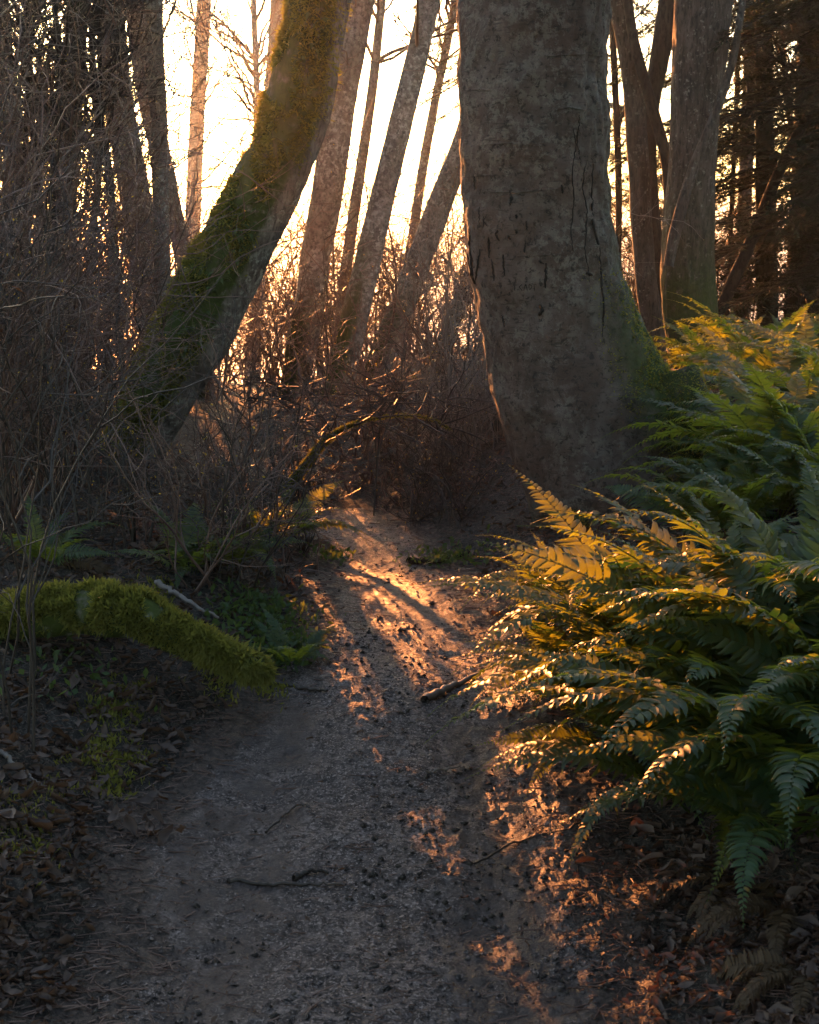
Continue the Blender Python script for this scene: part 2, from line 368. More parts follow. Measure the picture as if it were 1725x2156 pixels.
# ------------------------------------------------------------------ trunks
def catmull(p, n):
    p = np.asarray(p, float); seg = np.linalg.norm(np.diff(p[:, :3], axis=0), axis=1); t = np.concatenate([[0], np.cumsum(seg)])
    q = np.linspace(0, t[-1], n); out = np.empty((n, p.shape[1]))
    m = np.gradient(p, t, axis=0)
    i = np.clip(np.searchsorted(t, q, side='right') - 1, 0, len(t) - 2); h = (t[i + 1] - t[i])[:, None]; f = ((q - t[i])[:, None]) / h
    return (2 * f**3 - 3 * f**2 + 1) * p[i] + (f**3 - 2 * f**2 + f) * h * m[i] + (-2 * f**3 + 3 * f**2) * p[i + 1] + (f**3 - f**2) * h * m[i + 1]
def stem_line(pts, Y, ztop=None, ground=True, Ytop=None):
    """pts from the photograph, bottom to top: (u, v, width); returns (x, y, z, r) bottom to top"""
    a = np.array(pts, float); n = len(a)
    Yv = np.full(n, float(Y)) if Ytop is None else np.linspace(Y, Ytop, n)
    c = P(a[:, 0], a[:, 1], Yv); d = np.linalg.norm(c - np.array([0, 0, CAM_H]), axis=1)
    tan = norm(np.gradient(c, axis=0)); lean = np.sqrt(np.clip(1 - tan[:, 0]**2, .05, 1))
    r = a[:, 2] * S / FPX * d * .5 * lean
    L = np.concatenate([c, r[:, None]], 1)
    if ground:
        t = norm(L[1:2, :3] - L[0:1, :3])[0]; gz = height(L[0, 0], L[0, 1]) - .12
        if L[0, 2] > gz + .05:
            k = (L[0, 2] - gz) / max(t[2], .35); q = L[0].copy(); q[:3] -= t * k; q[2] = gz; q[3] *= 1.16
            L = np.concatenate([q[None], L])
    if ztop is not None and L[-1, 2] < ztop:
        t = norm(L[-1:, :3] - L[-2:-1, :3])[0]; t = norm(np.array([t + np.array([0, 0, .25])]))[0]
        k = (ztop - L[-1, 2]) / max(t[2], .4)
        for f in (.5, 1):
            q = L[-1].copy() if f == .5 else base.copy()
            if f == .5: base = L[-1].copy()
            q[:3] = base[:3] + t * k * f; q[3] = base[3] * (1 - .38 * f); L = np.concatenate([L, q[None]])
    return L
def trunk_mesh(L, rings, sides, amp=.05, freq=9., seed=0, ridge=0., mossfn=None, lobes=None, zs=.35):
    q = catmull(L, rings); c = q[:, :3]; r = np.maximum(q[:, 3], .002)
    t = norm(np.gradient(c, axis=0)); ref = np.array([0., 1., 0.])
    a = norm(np.cross(np.broadcast_to(ref, t.shape), t)); b = np.cross(t, a)
    ang = np.linspace(0, 2 * np.pi, sides, endpoint=False)
    ca, sa = np.cos(ang), np.sin(ang)
    base = c[:, None] + r[:, None, None] * (ca[None, :, None] * a[:, None] + sa[None, :, None] * b[:, None])
    x, y, z = base[..., 0], base[..., 1], base[..., 2]
    n = fbm(x * freq + seed, y * freq, z * freq * zs, oct=4) * amp
    if ridge:
        n = n - ridge * np.clip(1 - np.abs(fbm(x * freq * 2.2 + seed, y * freq * 2.2, z * freq * .33, oct=3)) * 3.2, 0, 1)
    if lobes is not None: n = n + lobes(ang[None, :], z)
    Vt = c[:, None] + (r[:, None] * (1 + n))[..., None] * (ca[None, :, None] * a[:, None] + sa[None, :, None] * b[:, None])
    i = np.arange(rings - 1)[:, None]; j = np.arange(sides)[None]; j2 = (j + 1) % sides
    Ft = np.stack([i * sides + j, i * sides + j2, (i + 1) * sides + j2, (i + 1) * sides + j], -1).reshape(-1, 4)
    ms = np.zeros(rings * sides) if mossfn is None else np.clip(mossfn(Vt, ca[None, :] + 0 * z, sa[None, :] + 0 * z).reshape(-1), 0, 1)
    return Vt.reshape(-1, 3), Ft, ms, q

def blades(Pt, Nm, length, width, jitter=.6, droop=0.):
    """small pointed kites standing on a surface: moss, grass"""
    N = len(Pt); d = norm(Nm + rng.normal(0, jitter, (N, 3)) + np.array([0, 0, -droop]))
    s = norm(np.cross(d, rng.normal(0, 1, (N, 3)))); L = (length * rng.uniform(.5, 1.3, N))[:, None]; W = (width * rng.uniform(.6, 1.3, N))[:, None]
    V = np.stack([Pt - d * L * .15, Pt + d * L * .5 + s * W, Pt + d * L, Pt + d * L * .5 - s * W], 1)
    return V.reshape(-1, 3), np.arange(N * 4).reshape(N, 4)
def sample_mesh(V, F, n, weight=None):
    q = V[F]; e1, e2 = q[:, 2] - q[:, 0], q[:, 3] - q[:, 1]; nn = np.cross(e1, e2); ar = np.linalg.norm(nn, axis=1)
    w_ = ar if weight is None else ar * weight(q.mean(1), norm(nn)); w_ = w_ / w_.sum()
    i = rng.choice(len(F), n, p=w_); a, b = rng.random((n, 1)), rng.random((n, 1)); Q = q[i]
    p = (Q[:, 0] * (1 - a) + Q[:, 1] * a) * (1 - b) + (Q[:, 3] * (1 - a) + Q[:, 2] * a) * b
    return p, norm(nn[i])
def outward(p, nm, q):       # make normals point away from the centre line q
    i = ((p[:, None, :] - q[None, ::4, :3]) ** 2).sum(2).argmin(1); o = p - q[::4][i, :3]
    return nm * np.sign((nm * o).sum(1, keepdims=True))

def add_twigs(root, lines, rads, per, length, spread=(.5, 1.2), sides=3, mat=None, name='branches', up=.03, sub=4, buds=0, docull=True, wander=.16):
    """branches growing from centre lines"""
    st, dr, _ = sprout(lines, per, .25, .97, spread)
    a = grow(st, dr, rng.uniform(*length, len(st)), 8, wander, up)
    g = Geo(); tips = []
    for lev in range(3):
        if len(a) == 0: break
        if docull: a = a[cull(a)]
        if len(a) == 0: break
        k = a.shape[1]; r0 = (.0075, .0034, .0019)[lev]
        r = np.linspace(r0, r0 * .35, k)[None] * rng.uniform(.7, 1.35, (len(a), 1))
        g.add(*tubes(a, r * rads, 4 if lev == 0 else 3)); tips.append(a)
        if lev < 2:
            ln = np.linalg.norm(a[:, -1] - a[:, 0], axis=1)
            st, dr, ix = sprout(a, sub, .2, .98, (.4, 1.1))
            a = grow(st, dr, ln[ix] * rng.uniform(.25, .55, len(ix)), 6 if lev == 0 else 4, wander, up)
    if g:
        V, F, _ = g.out(); part(name, V, F, mat or M_twig, root, kind='stuff')
    if buds and tips:
        add_buds(root, tips[-1], buds)
def add_buds(root, lines, n, size=.013):
    i = rng.integers(0, len(lines), n); p = lines[i, rng.integers(1, lines.shape[1], n)]
    V, F = blades(p, np.tile(np.array([[0, 0, .6]]), (n, 1)), size, size * .27, .8)
    part('buds', V, F, M_bud, root, kind='stuff')

def tree(name, pts, Y, mat, label, group=None, ztop=6.5, rings=70, sides=18, amp=.05, freq=9., ridge=0., mossfn=None, tw=None, Ytop=None, cat='tree', ground=True, limbs=3):
    L = stem_line(pts, Y, ztop, ground, Ytop)
    V, F, ms, q = trunk_mesh(L, rings, sides, amp, freq, random.random() * 90, ridge, mossfn)
    root = thing(name, (q[0, 0], q[0, 1], float(height(q[0, 0], q[0, 1]))), label, cat, group)
    part('trunk', V, F, mat, root, {'moss': ms})
    if limbs and ztop and ztop > 4:          # bare crown limbs above
        c = q[int(rings * .55):, :3]
        st, dr, ix = sprout(c[None], limbs, .45, .98, (.4, .9))
        a = grow(st, dr + np.array([0, 0, .3]), rng.uniform(1.0, 2.2, limbs), 10, .1, .06)
        Vl, Fl = tubes(a, np.linspace(.35, .06, 10)[None] * q[-1, 3] * rng.uniform(.7, 1.1, (limbs, 1)), 6)
        part('limbs', Vl, Fl, mat, root)
    if tw:
        tw = dict(tw); tw['r'] = tw.get('r', 1.) * (1.5 if Y > 14.8 else 1.0)
        lo = int(rings * tw.get('lo', .3))
        add_twigs(root, q[lo:, :3][None], tw.get('r', 1.0), tw['n'], tw['len'], buds=tw.get('buds', 0), mat=tw.get('mat'), sub=tw.get('sub', 4), up=tw.get('up', .03))
    return root, V, F, q

# ---- the old alder beside the path
ED = [(1090, 1118, 1580), (1030, 1088, 1550), (960, 1060, 1510), (900, 1042, 1462), (830, 1027, 1412), (750, 1015, 1368), (650, 1003, 1332), (550, 986, 1300), (420, 978, 1279), (300, 975, 1275), (150, 977, 1272), (0, 981, 1273)]
bl = [((a + b) / 2, v, b - a) for v, a, b in ED]
L = stem_line(bl, 6.85, 7.5)
def big_lobes(ang, z):
    low = sstep(1.25, .0, z)
    return low * (.10 * np.cos(3 * ang + .6) + .05 * np.cos(5 * ang + 2.)) + .012 * np.sin(z * 23 + 3 * np.sin(ang * 2)) * sstep(.6, 1.2, z)
def big_moss(V, ca, sa):
    z = V[..., 2]; return sstep(.25, .9, ca) * sstep(1.55, .75, z) * 1.3 + sstep(.35, .05, z) * .7 + sstep(.8, 1., ca) * .35 * sstep(2.4, 1.4, z)
BV, BF, bm, bq = trunk_mesh(L, 420, 150, .022, 7., 4., 0., big_moss, big_lobes, .9)
# flaking bark plates, rings and fissures as relief
x, y, z = BV[:, 0], BV[:, 1], BV[:, 2]
ctr = np.repeat(bq[:, :3], 150, 0); out = norm(BV - ctr)
plate = np.clip(fbm(x * 16, y * 16, z * 11, oct=5, gain=.6) * 1.6, -.6, .6)
side = out[:, 0]
fiss = sstep(.25, .75, side) * np.clip(1 - np.abs(fbm(x * 22, y * 22, z * 3.2, oct=3)) * 4, 0, 1)
rings_ = np.clip(1 - np.abs(((z * 3.1 + .12 * vnoise(x * 3, y * 3, z * 2)) % 1) - .5) * 26, 0, 1) * sstep(.0, .5, vnoise(x * 2.5 + 3, y * 2.5, z * 4))
BV = BV + out * (plate * .008 - fiss * .018 + rings_ * .005 + .012 * fbm(x * 4, y * 4, z * 3, oct=3))[:, None]
big = thing('alder_tree', (bq[0, 0], bq[0, 1], float(height(bq[0, 0], bq[0, 1]))), 'huge grey alder trunk with carved scars and a mossy root flare right of the path', 'tree')
part('trunk', BV, BF, M_bigbark, big, {'moss': bm})
for k_, (rp, rr_) in enumerate([([(1405, 800, 6.80), (1450, 900, 6.72), (1500, 985, 6.62), (1560, 1050, 6.5)], (.17, .16, .13, .07)), ([(1240, 1000, 6.68), (1230, 1070, 6.58), (1205, 1120, 6.42)], (.20, .15, .07)), ([(1360, 1000, 6.66), (1380, 1070, 6.5), (1400, 1130, 6.36)], (.2, .15, .08))]):
    c_ = np.array([P(np.array(float(a_)), np.array(float(b__)), np.array(float(y_))) for a_, b__, y_ in rp])
    V, F, ms, q_ = trunk_mesh(np.concatenate([c_, np.array(rr_)[:, None]], 1), 60, 36, .1, 7., k_ * 3., .03, lambda V, a, b: .9 + 0 * a)
    part('root', V, F, M_bigbark, big, {'moss': ms})
    p, nm = sample_mesh(V, F, 5000, None); V, F = blades(p, outward(p, nm, q_), .013, .003, .7, .1); part('moss', V, F, M_moss, big, kind='stuff')
bvh = BVHTree.FromPolygons([tuple(v) for v in BV], [tuple(f) for f in BF])
def on_bark(u, v):
    d = ray(u, v); h = bvh.ray_cast(Vector((0, 0, CAM_H)), Vector(d).normalized())
    return None if h[0] is None else (np.array(h[0]), np.array(h[1]))
def mark(name, pts, rad, mat, k=14, wob=0., lift=.0):
    pts = [(863.3 + .4995 * a, .4995 * b) for a, b in pts]
    a = np.array(pts, float); t = np.linspace(0, len(a) - 1, k)
    uv = np.stack([np.interp(t, np.arange(len(a)), a[:, i]) for i in (0, 1)], 1) + rng.normal(0, wob, (k, 2))
    h = [on_bark(*q) for q in uv]
    h = [q for q in h if q is not None]
    if len(h) < 3: return
    c = np.array([q[0] + q[1] * lift * rad for q in h]); r = rad * np.sin(np.linspace(.25, np.pi - .25, len(h))) ** .5 * rng.uniform(.75, 1.25, len(h))
    V, F = tubes(c[None], r[None], 5); part(name, V, F, mat, big)
for pts, r in [([(250, 965), (255, 1060), (272, 1195)], .008), ([(297, 1050), (285, 1120), (275, 1195)], .006), ([(235, 1050), (250, 1120), (268, 1190)], .007), ([(330, 1000), (336, 1090)], .006),
               ([(344, 1090), (356, 1185)], .005), ([(394, 1072), (398, 1160)], .006), ([(574, 1110), (570, 1215)], .0065), ([(545, 1100), (566, 1112)], .005), ([(490, 930), (494, 972)], .004), ([(293, 875), (292, 945)], .004),
               ([(422, 805), (428, 838), (424, 866)], .008), ([(372, 968), (363, 990), (378, 1015)], .0055), ([(412, 992), (424, 1008)], .006), ([(448, 904), (452, 922)], .005), ([(488, 1020), (482, 1066)], .005), ([(270, 735), (276, 800)], .005),
               ([(446, 970), (450, 984)], .006), ([(740, 1150), (770, 1160)], .008), ([(545, 1285), (560, 1310), (540, 1330)], .009), ([(640, 780), (645, 815)], .006), ([(390, 1330), (400, 1380)], .006)]:
    mark('bark_scar', pts, r, M_scar, wob=.6)
for pts in [[(308, 897), (312, 957)], [(326, 903), (310, 930), (330, 960)], [(442, 1198), (442, 1226)], [(474, 1198), (460, 1210), (474, 1226)], [(480, 1226), (488, 1196), (496, 1226)], [(503, 1226), (503, 1197), (516, 1208), (503, 1226)], [(524, 1196), (525, 1226)]]:
    mark('carved_letter', pts, .0022, M_scar, 12)
for pts, r in [([(690, 540), (700, 620), (684, 720), (692, 860), (680, 980), (690, 1060)], .0035), ([(738, 700), (728, 790), (748, 900), (738, 1050), (762, 1200)], .0038), ([(772, 690), (766, 820), (772, 930), (800, 1060), (806, 1180), (818, 1300), (812, 1420)], .006), ([(716, 480), (705, 600), (722, 700)], .003)]:
    mark('bark_crack', pts, r, M_scar, 40, .9)
for pts in [[(620, 462), (680, 452), (745, 466)], [(285, 612), (400, 604), (565, 616)], [(300, 806), (450, 812), (630, 794)], [(222, 748), (290, 738), (360, 740)], [(230, 380), (300, 376), (350, 384)], [(450, 1080), (600, 1076), (690, 1068)], [(540, 236), (760, 228), (815, 240)]]:
    mark('bark_ridge', pts, .004, M_bigbark, 30, .5, .1)
sel = lambda c, nn: sstep(.2, .9, (c[:, 0] - np.interp(c[:, 2], bq[:, 2], bq[:, 0])) / np.interp(c[:, 2], bq[:, 2], bq[:, 3])) * sstep(1.5, .6, c[:, 2]) * (vnoise(c[:, 0] * 9, c[:, 1] * 9, c[:, 2] * 9) > -.35) + 1e-6
p, nm = sample_mesh(BV, BF, 14000, sel); V, F = blades(p, outward(p, nm, bq), .013, .0028, .7, .2); part('moss', V, F, M_moss, big, kind='stuff')
add_twigs(big, bq[330:, :3][None], 2.2, 8, (.8, 1.6), docull=True)

# ---- the leaning mossy maple
lean_pts = [(262, 985, 140), (305, 900, 150), (338, 830, 165), (370, 770, 175), (408, 700, 182), (445, 620, 178), (487, 540, 175), (525, 467, 170), (562, 395, 165), (597, 325, 148), (627, 240, 145), (655, 100, 128), (677, 0, 122)]
def lean_moss(V, ca, sa):
    z = V[..., 2]; e = fbm(V[..., 0] * 3, V[..., 1] * 3, z * 2, oct=3) * .25
    return sstep(.55, .2, ca + e + .25 * sstep(1.5, 2.6, z) * -1.2) * 1.3
L = stem_line(lean_pts, 8.8, 8.0)
LV, LF, lm, lq = trunk_mesh(L, 230, 72, .05, 6., 8., .05, lean_moss, None, .35)
leaner = thing('maple_tree', (lq[0, 0], lq[0, 1], float(height(lq[0, 0], lq[0, 1]))), 'thick moss-covered trunk leaning right over the left side of the path', 'tree')
part('trunk', LV, LF, M_mossbark, leaner, {'moss': lm})
cl = lambda c: (c[:, 0] - np.interp(c[:, 2], lq[:, 2], lq[:, 0])) / np.interp(c[:, 2], lq[:, 2], lq[:, 3])
sel = lambda c, nn: sstep(.75, -.1, cl(c) - .3 * sstep(1.4, 2.4, c[:, 2])) * sstep(4.2, 3.6, c[:, 2]) + 1e-7
p, nm = sample_mesh(LV, LF, 60000, sel); k = fbm(p[:, 0] * 7, p[:, 1] * 7, p[:, 2] * 5) > -.18; p, nm = p[k], nm[k]; V, F = blades(p + norm(p - p.mean(0)) * 0, outward(p, nm, lq), .024 + .022 * (fbm(p[:, 0] * 16, p[:, 1] * 16, p[:, 2] * 12) > .1), .0042, .75, .35); part('moss', V, F, M_moss, leaner, kind='stuff')
l2 = stem_line([(596, 290, 66), (612, 200, 66), (628, 100, 62), (638, 0, 58)], 8.75, 8.0, False)
V, F, ms, q = trunk_mesh(l2, 60, 28, .05, 6., 3., .0, lambda V, a, b: 1 + 0 * a); part('fork', V, F, M_mossbark, leaner, {'moss': ms})
p, nm = sample_mesh(V, F, 6000, lambda c, nn: sstep(4.2, 3.6, c[:, 2]) + 1e-7); V, F = blades(p, outward(p, nm, q), .016, .0035, .75, .25); part('moss', V, F, M_moss, leaner, kind='stuff')
add_twigs(leaner, lq[110:, :3][None], .8, 10, (.4, 1.2), buds=40)

# ---- other trunks, from the photograph's left to right
TW = lambda n, a=.5, b=1.5, **k: dict(n=int(n * 1.3), len=(a, b), **{'r': 1.5, **k})
bgt = 'bare alders behind the path'
low_moss = lambda z1: (lambda V, ca, sa: sstep(z1, z1 - .9, V[..., 2] + .4 * vnoise(V[..., 0] * 5, V[..., 1] * 5, V[..., 2] * 3)) * sstep(.7, -.2, ca))
allm = lambda V, ca, sa: .75 + 0 * ca
T = tree
T('alder_tree', [(590, 980, 62), (603, 900, 60), (622, 800, 60), (640, 700, 65), (655, 625, 63), (664, 540, 64), (682, 450, 66), (700, 330, 66), (715, 225, 64), (742, 100, 58), (762, 0, 52)], 12.6, M_alder, 'straight grey trunk just behind the leaning mossy trunk', bgt, mossfn=low_moss(1.2), tw=TW(12), rings=120, sides=28, amp=.04)
T('alder_tree', [(668, 1040, 80), (690, 940, 70), (712, 820, 66), (742, 690, 60), (772, 560, 56), (802, 430, 52), (834, 300, 50), (866, 170, 48), (896, 40, 44)], 11.6, M_alder, 'slender grey trunk leaning right, in the middle of the glowing gap', bgt, mossfn=low_moss(1.6), tw=TW(30, .6, 1.8, r=1.8, sub=5), rings=120, sides=24, amp=.04)
T('alder_tree', [(705, 760, 26), (722, 620, 25), (745, 450, 24), (765, 320, 22), (785, 180, 20), (798, 60, 18)], 15.5, M_alder, 'thin pole-like trunk between the two leaning grey trunks', bgt, tw=TW(30, .6, 1.8, sub=5), amp=.03)
T('alder_tree', [(745, 990, 66), (772, 870, 62), (806, 750, 60), (848, 640, 58), (890, 530, 56), (930, 420, 54), (966, 330, 52), (1010, 200, 48), (1060, 60, 44)], 12.8, M_alder, 'strongly leaning grey trunk that runs behind the big alder', bgt, mossfn=low_moss(1.3), tw=TW(10), rings=110, sides=22)
T('alder_tree', [(850, 640, 22), (872, 480, 21), (893, 340, 20), (915, 220, 18), (938, 110, 17), (955, 20, 16)], 17.0, M_alder, 'very thin trunk against the bright sky just left of the big alder', bgt, tw=TW(30, .6, 1.9, sub=5), amp=.03)
T('alder_tree', [(870, 860, 44), (905, 790, 40), (945, 700, 36), (980, 610, 34), (1020, 490, 30), (1060, 360, 28)], 13.6, M_dark, 'short dark trunk leaning sharply into the big alder', bgt, mossfn=low_moss(1.2), tw=TW(8), limbs=0)
T('alder_tree', [(325, 690, 66), (312, 600, 62), (296, 480, 62), (274, 350, 62), (250, 220, 60), (238, 100, 56), (232, 0, 52)], 13.5, M_alder, 'pale grey alder trunk, stouter of the pair in the left thicket', 'pair of alders in the left thicket', mossfn=low_moss(1.0), tw=TW(18), rings=110, sides=24)
T('alder_tree', [(400, 620, 38), (384, 520, 36), (360, 420, 37), (335, 310, 42), (312, 190, 46), (296, 90, 46), (288, 0, 46)], 13.9, M_alder, 'curving grey alder trunk right of its stouter twin', 'pair of alders in the left thicket', mossfn=low_moss(1.0), tw=TW(18), rings=110, sides=24)
T('alder_tree', [(340, 500, 34), (337, 380, 33), (333, 240, 34), (326, 100, 36), (324, 0, 36)], 11.6, M_alder, 'hazy grey trunk half hidden behind the pair of left alders', bgt, tw=TW(14))
T('alder_tree', [(403, 560, 32), (408, 420, 32), (414, 280, 31), (422, 140, 30), (430, 0, 29)], 24.5, M_alder, 'slim upright trunk alone at the left edge of the bright gap', bgt, tw=TW(34, .6, 2.2, sub=5))
T('alder_tree', [(136, 560, 40), (140, 430, 40), (148, 280, 41), (158, 130, 42), (164, 0, 42)], 12.0, M_dark, 'dark mossy upright trunk in the left thicket', None, mossfn=allm, tw=TW(18, mat=M_twigdark), sides=22)
T('alder_tree', [(40, 620, 36), (30, 420, 36), (16, 220, 34), (6, 60, 32), (2, 0, 30)], 12.6, M_dark, 'dark trunk at the far left edge of the picture', None, tw=TW(16, mat=M_twigdark))
T('sapling', [(536, 560, 15), (539, 380, 14), (541, 200, 13), (536, 60, 12)], 20.0, M_alder, 'thin upright sapling against the sky left of the leaning trunk', 'saplings against the sky', tw=TW(34, .6, 2.0, sub=5), amp=.03, limbs=0)
T('alder_tree', [(556, 420, 30), (566, 260, 29), (576, 130, 28), (584, 0, 27)], 21.0, M_alder, 'hazy trunk seen close above the leaning trunk', bgt, tw=TW(10))
for q in [(60, 300, 70, 0, 22), (95, 420, 80, 0, 14), (110, 380, 125, 0, 18), (30, 500, 60, 10, 14), (190, 420, 182, 0, 16), (225, 560, 196, 0, 16), (20, 420, 48, 0, 12), (75, 560, 100, 40, 12), (260, 700, 210, 20, 14)]:
    a, v0, b_, v1, w_ = q; Yd = rng.uniform(10.5, 14)
    T('sapling', [(a, v0 + 120, w_), (a * .7 + b_ * .3 + rng.uniform(-22, 22), v0 * .7 + v1 * .3, w_ * .9), (a * .35 + b_ * .65 + rng.uniform(-22, 22), v0 * .35 + v1 * .65, w_ * .75), (b_ + rng.uniform(-25, 25), v1, w_ * .6)], Yd, M_dark, 'dark slender sapling in the tangle at upper left', 'saplings in the upper left tangle', tw=TW(30, .5, 1.5, mat=M_twigdark, lo=.15, r=1.5, sub=5), amp=.03, limbs=0, ztop=5, rings=40, sides=9)
# right side
T('alder_tree', [(1384, 800, 46), (1376, 700, 46), (1362, 600, 45), (1350, 450, 44), (1342, 300, 44), (1330, 150, 42), (1308, 40, 38), (1298, 0, 36)], 12.2, M_brown, 'smooth brown stem just right of the big alder', 'clump of stems right of the big alder', tw=TW(6, mat=M_twigdark), sides=22)
T('alder_tree', [(1400, 800, 34), (1388, 650, 34), (1376, 480, 33), (1366, 330, 32), (1372, 220, 34), (1392, 110, 40), (1412, 0, 46)], 12.6, M_dark, 'dark stem that bends and crosses behind the smooth brown stem', 'clump of stems right of the big alder', tw=TW(5, mat=M_twigdark), sides=20)
T('alder_tree', [(1412, 480, 22), (1402, 330, 24), (1378, 240, 24), (1352, 150, 22), (1330, 60, 20), (1322, 0, 20)], 12.0, M_dark, 'thin dark stem slanting up left across the clump', 'clump of stems right of the big alder', tw=TW(4, mat=M_twigdark), ground=False, limbs=0)
def right_moss(V, ca, sa): return sstep(1.9, .9, V[..., 2] + .3 * vnoise(V[..., 0] * 4, V[..., 1] * 4, V[..., 2] * 4)) * .95
rt, RV, RF, rq = T('maple_tree', [(1468, 840, 125), (1464, 780, 112), (1456, 680, 112), (1448, 560, 110), (1452, 440, 100), (1460, 320, 96), (1468, 180, 104), (1478, 60, 110), (1484, 0, 112)], 11.6, M_brown, 'stout brown ridged trunk with mossy foot above the ferns', 'clump of stems right of the big alder', mossfn=right_moss, tw=TW(5, mat=M_twigdark), rings=200, sides=64, amp=.05, ridge=.05)
l2 = stem_line([(1408, 560, 22), (1422, 490, 26), (1440, 420, 24), (1462, 350, 22), (1490, 280, 20), (1518, 210, 18), (1545, 120, 16), (1560, 30, 14)], 11.25, 4.5, False)
V, F, ms, q = trunk_mesh(l2, 60, 12, .06, 12., 3.); part('side_stem', V, F, M_brown, rt, {'moss': ms})
T('alder_tree', [(1500, 690, 26), (1540, 600, 28), (1585, 500, 26), (1625, 400, 24), (1665, 310, 22), (1710, 230, 20), (1760, 130, 18)], 13.0, M_dark, 'dark trunk leaning right from behind the stout brown trunk', None, tw=TW(10, mat=M_twigdark))
T('alder_tree', [(1560, 700, 30), (1565, 520, 30), (1572, 340, 28), (1578, 170, 26), (1584, 0, 24)], 17, M_brown, 'hazy trunk beyond the right hand conifer', None, tw=TW(16, mat=M_twigdark))
for a, b_, w_ in [(1528, 1560, 11), (1690, 1640, 13), (1300, 1288, 16), (1660, 1690, 9)]:
    T('sapling', [(a, 720, w_), (a * .5 + b_ * .5 + rng.uniform(-25, 25), 380, w_ * .9), (b_, 0, w_ * .8)], rng.uniform(12, 18), M_dark, 'dark thin sapling among the trees at upper right', 'saplings at upper right', tw=TW(16, .4, 1.2, mat=M_twigdark, lo=.2), amp=.03, limbs=0, ztop=5, rings=40, sides=9)

# ---- conifers
def bough_mesh(L, seed):
    r = np.random.default_rng(seed); k = 14; t = np.linspace(0, 1, k)
    ax = np.stack([t * L, .06 * L * np.sin(t * 5 + seed), -.28 * L * t**1.7 + .05 * L * t], 1)
    bl, br = [], []; g = Geo(); g.add(*tubes(ax[None], np.linspace(.014, .003, k)[None], 4))
    P0, D0, L0 = [], [], []
    for i in range(34):
        f = r.uniform(.08, .99); p = np.array([np.interp(f, t, ax[:, q]) for q in range(3)]); sgn = 1 if i % 2 else -1
        P0.append(p); D0.append([.62, sgn * .78, r.normal(-.06, .1)]); L0.append(L * .42 * (1 - f)**.7 * r.uniform(.7, 1.1) + .06)
    tw = np.array(P0)[:, None] + norm(np.array(D0))[:, None] * (np.array(L0)[:, None] * np.linspace(0, 1, 5)[None])[..., None]; tw[:, :, 2] -= np.linspace(0, 1, 5)[None]**2 * .05
    g.add(*tubes(tw, np.linspace(.004, .0015, 5)[None] * np.ones((34, 1)), 3))
    Pn, Dn = [], []
    for q in range(34):
        n = max(5, int(L0[q] / .008)); f = r.uniform(0, 1, n)[:, None]; p = tw[q, 0] * (1 - f) + tw[q, -1] * f
        d = norm(tw[q, -1] - tw[q, 0]); s = np.cross(d, [0, 0, 1.]); sg = np.where(np.arange(n) % 2, 1, -1)[:, None]
        Pn.append(p); Dn.append(norm(d * .5 + s * sg * .8 + r.normal(0, .16, (n, 3))))
    Pn, Dn = np.concatenate(Pn), np.concatenate(Dn); N = len(Pn); s = norm(np.cross(Dn, [0, 0, 1.])); ln = r.uniform(.04, .085, (N, 1))
    V = np.stack([Pn, Pn + Dn * ln * .5 + s * .008, Pn + Dn * ln, Pn + Dn * ln * .5 - s * .008], 1).reshape(-1, 3)
    me1 = mesh_from('branch', *g.out()[:2]); me1.materials.append(M_dark)
    me2 = mesh_from('needles', V, np.arange(N * 4).reshape(N, 4)); me2.materials.append(M_needle)
    return me1, me2
BOUGH = [bough_mesh(1.5 + .15 * i, i + 3) for i in range(4)]
def conifer(pts, Y, label, boughs, zr, seed, xdir=None, sc=(.7, 1.15)):
    root, V, F, q = tree('conifer_tree', pts, Y, M_dark, label, None, mossfn=lambda V, a, b: .3 + 0 * a, rings=60, sides=20, amp=.06, limbs=0)
    r = np.random.default_rng(seed)
    for i in range(boughs):
        z = r.uniform(*zr); p = np.array([np.interp(z, q[:, 2], q[:, c]) for c in range(3)])
        az = r.uniform(0, 2 * np.pi) if xdir is None else xdir[i % len(xdir)] + r.normal(0, .35)
        a, b_ = BOUGH[i % 4]
        o = link('bough', a, None, root); o.location = p - np.array(root.location); o.rotation_euler = (r.normal(0, .15), r.uniform(-.05, .35), az); s = r.uniform(*sc); o.scale = (s, s, s)
        link('needles', b_, None, o)
    return root
conifer([(1622, 830, 46), (1618, 700, 44), (1614, 500, 42), (1611, 300, 36), (1609, 100, 34), (1608, 0, 32)], 14.0, 'straight dark conifer trunk with drooping boughs at upper right', 30, (1.7, 4.4), 2, None, (.8, 1.3))
conifer([(1700, 900, 110), (1702, 760, 100), (1706, 600, 92), (1712, 400, 84), (1718, 200, 78), (1722, 0, 72)], 15.0, 'thick black conifer trunk at the right edge of the picture', 34, (.6, 4.4), 4, [3.14, 2.6, 3.8, 4.4, 5.2], (.9, 1.4))
conifer([(1150, 700, 60), (1150, 400, 56), (1150, 0, 50)], 15.5, 'dark conifer hidden behind the big alder, its boughs showing on both sides', 26, (1.9, 4.4), 7, [3.14, 0, -.5, 3.5, .5, 2.7], (.7, .95))
conifer([(1830, 900, 80), (1832, 500, 70), (1836, 0, 60)], 12.5, 'conifer standing just outside the right edge, boughs reaching in', 26, (1.0, 4.2), 9, [3.14, 2.7, 3.6, 4.1, 2.2])

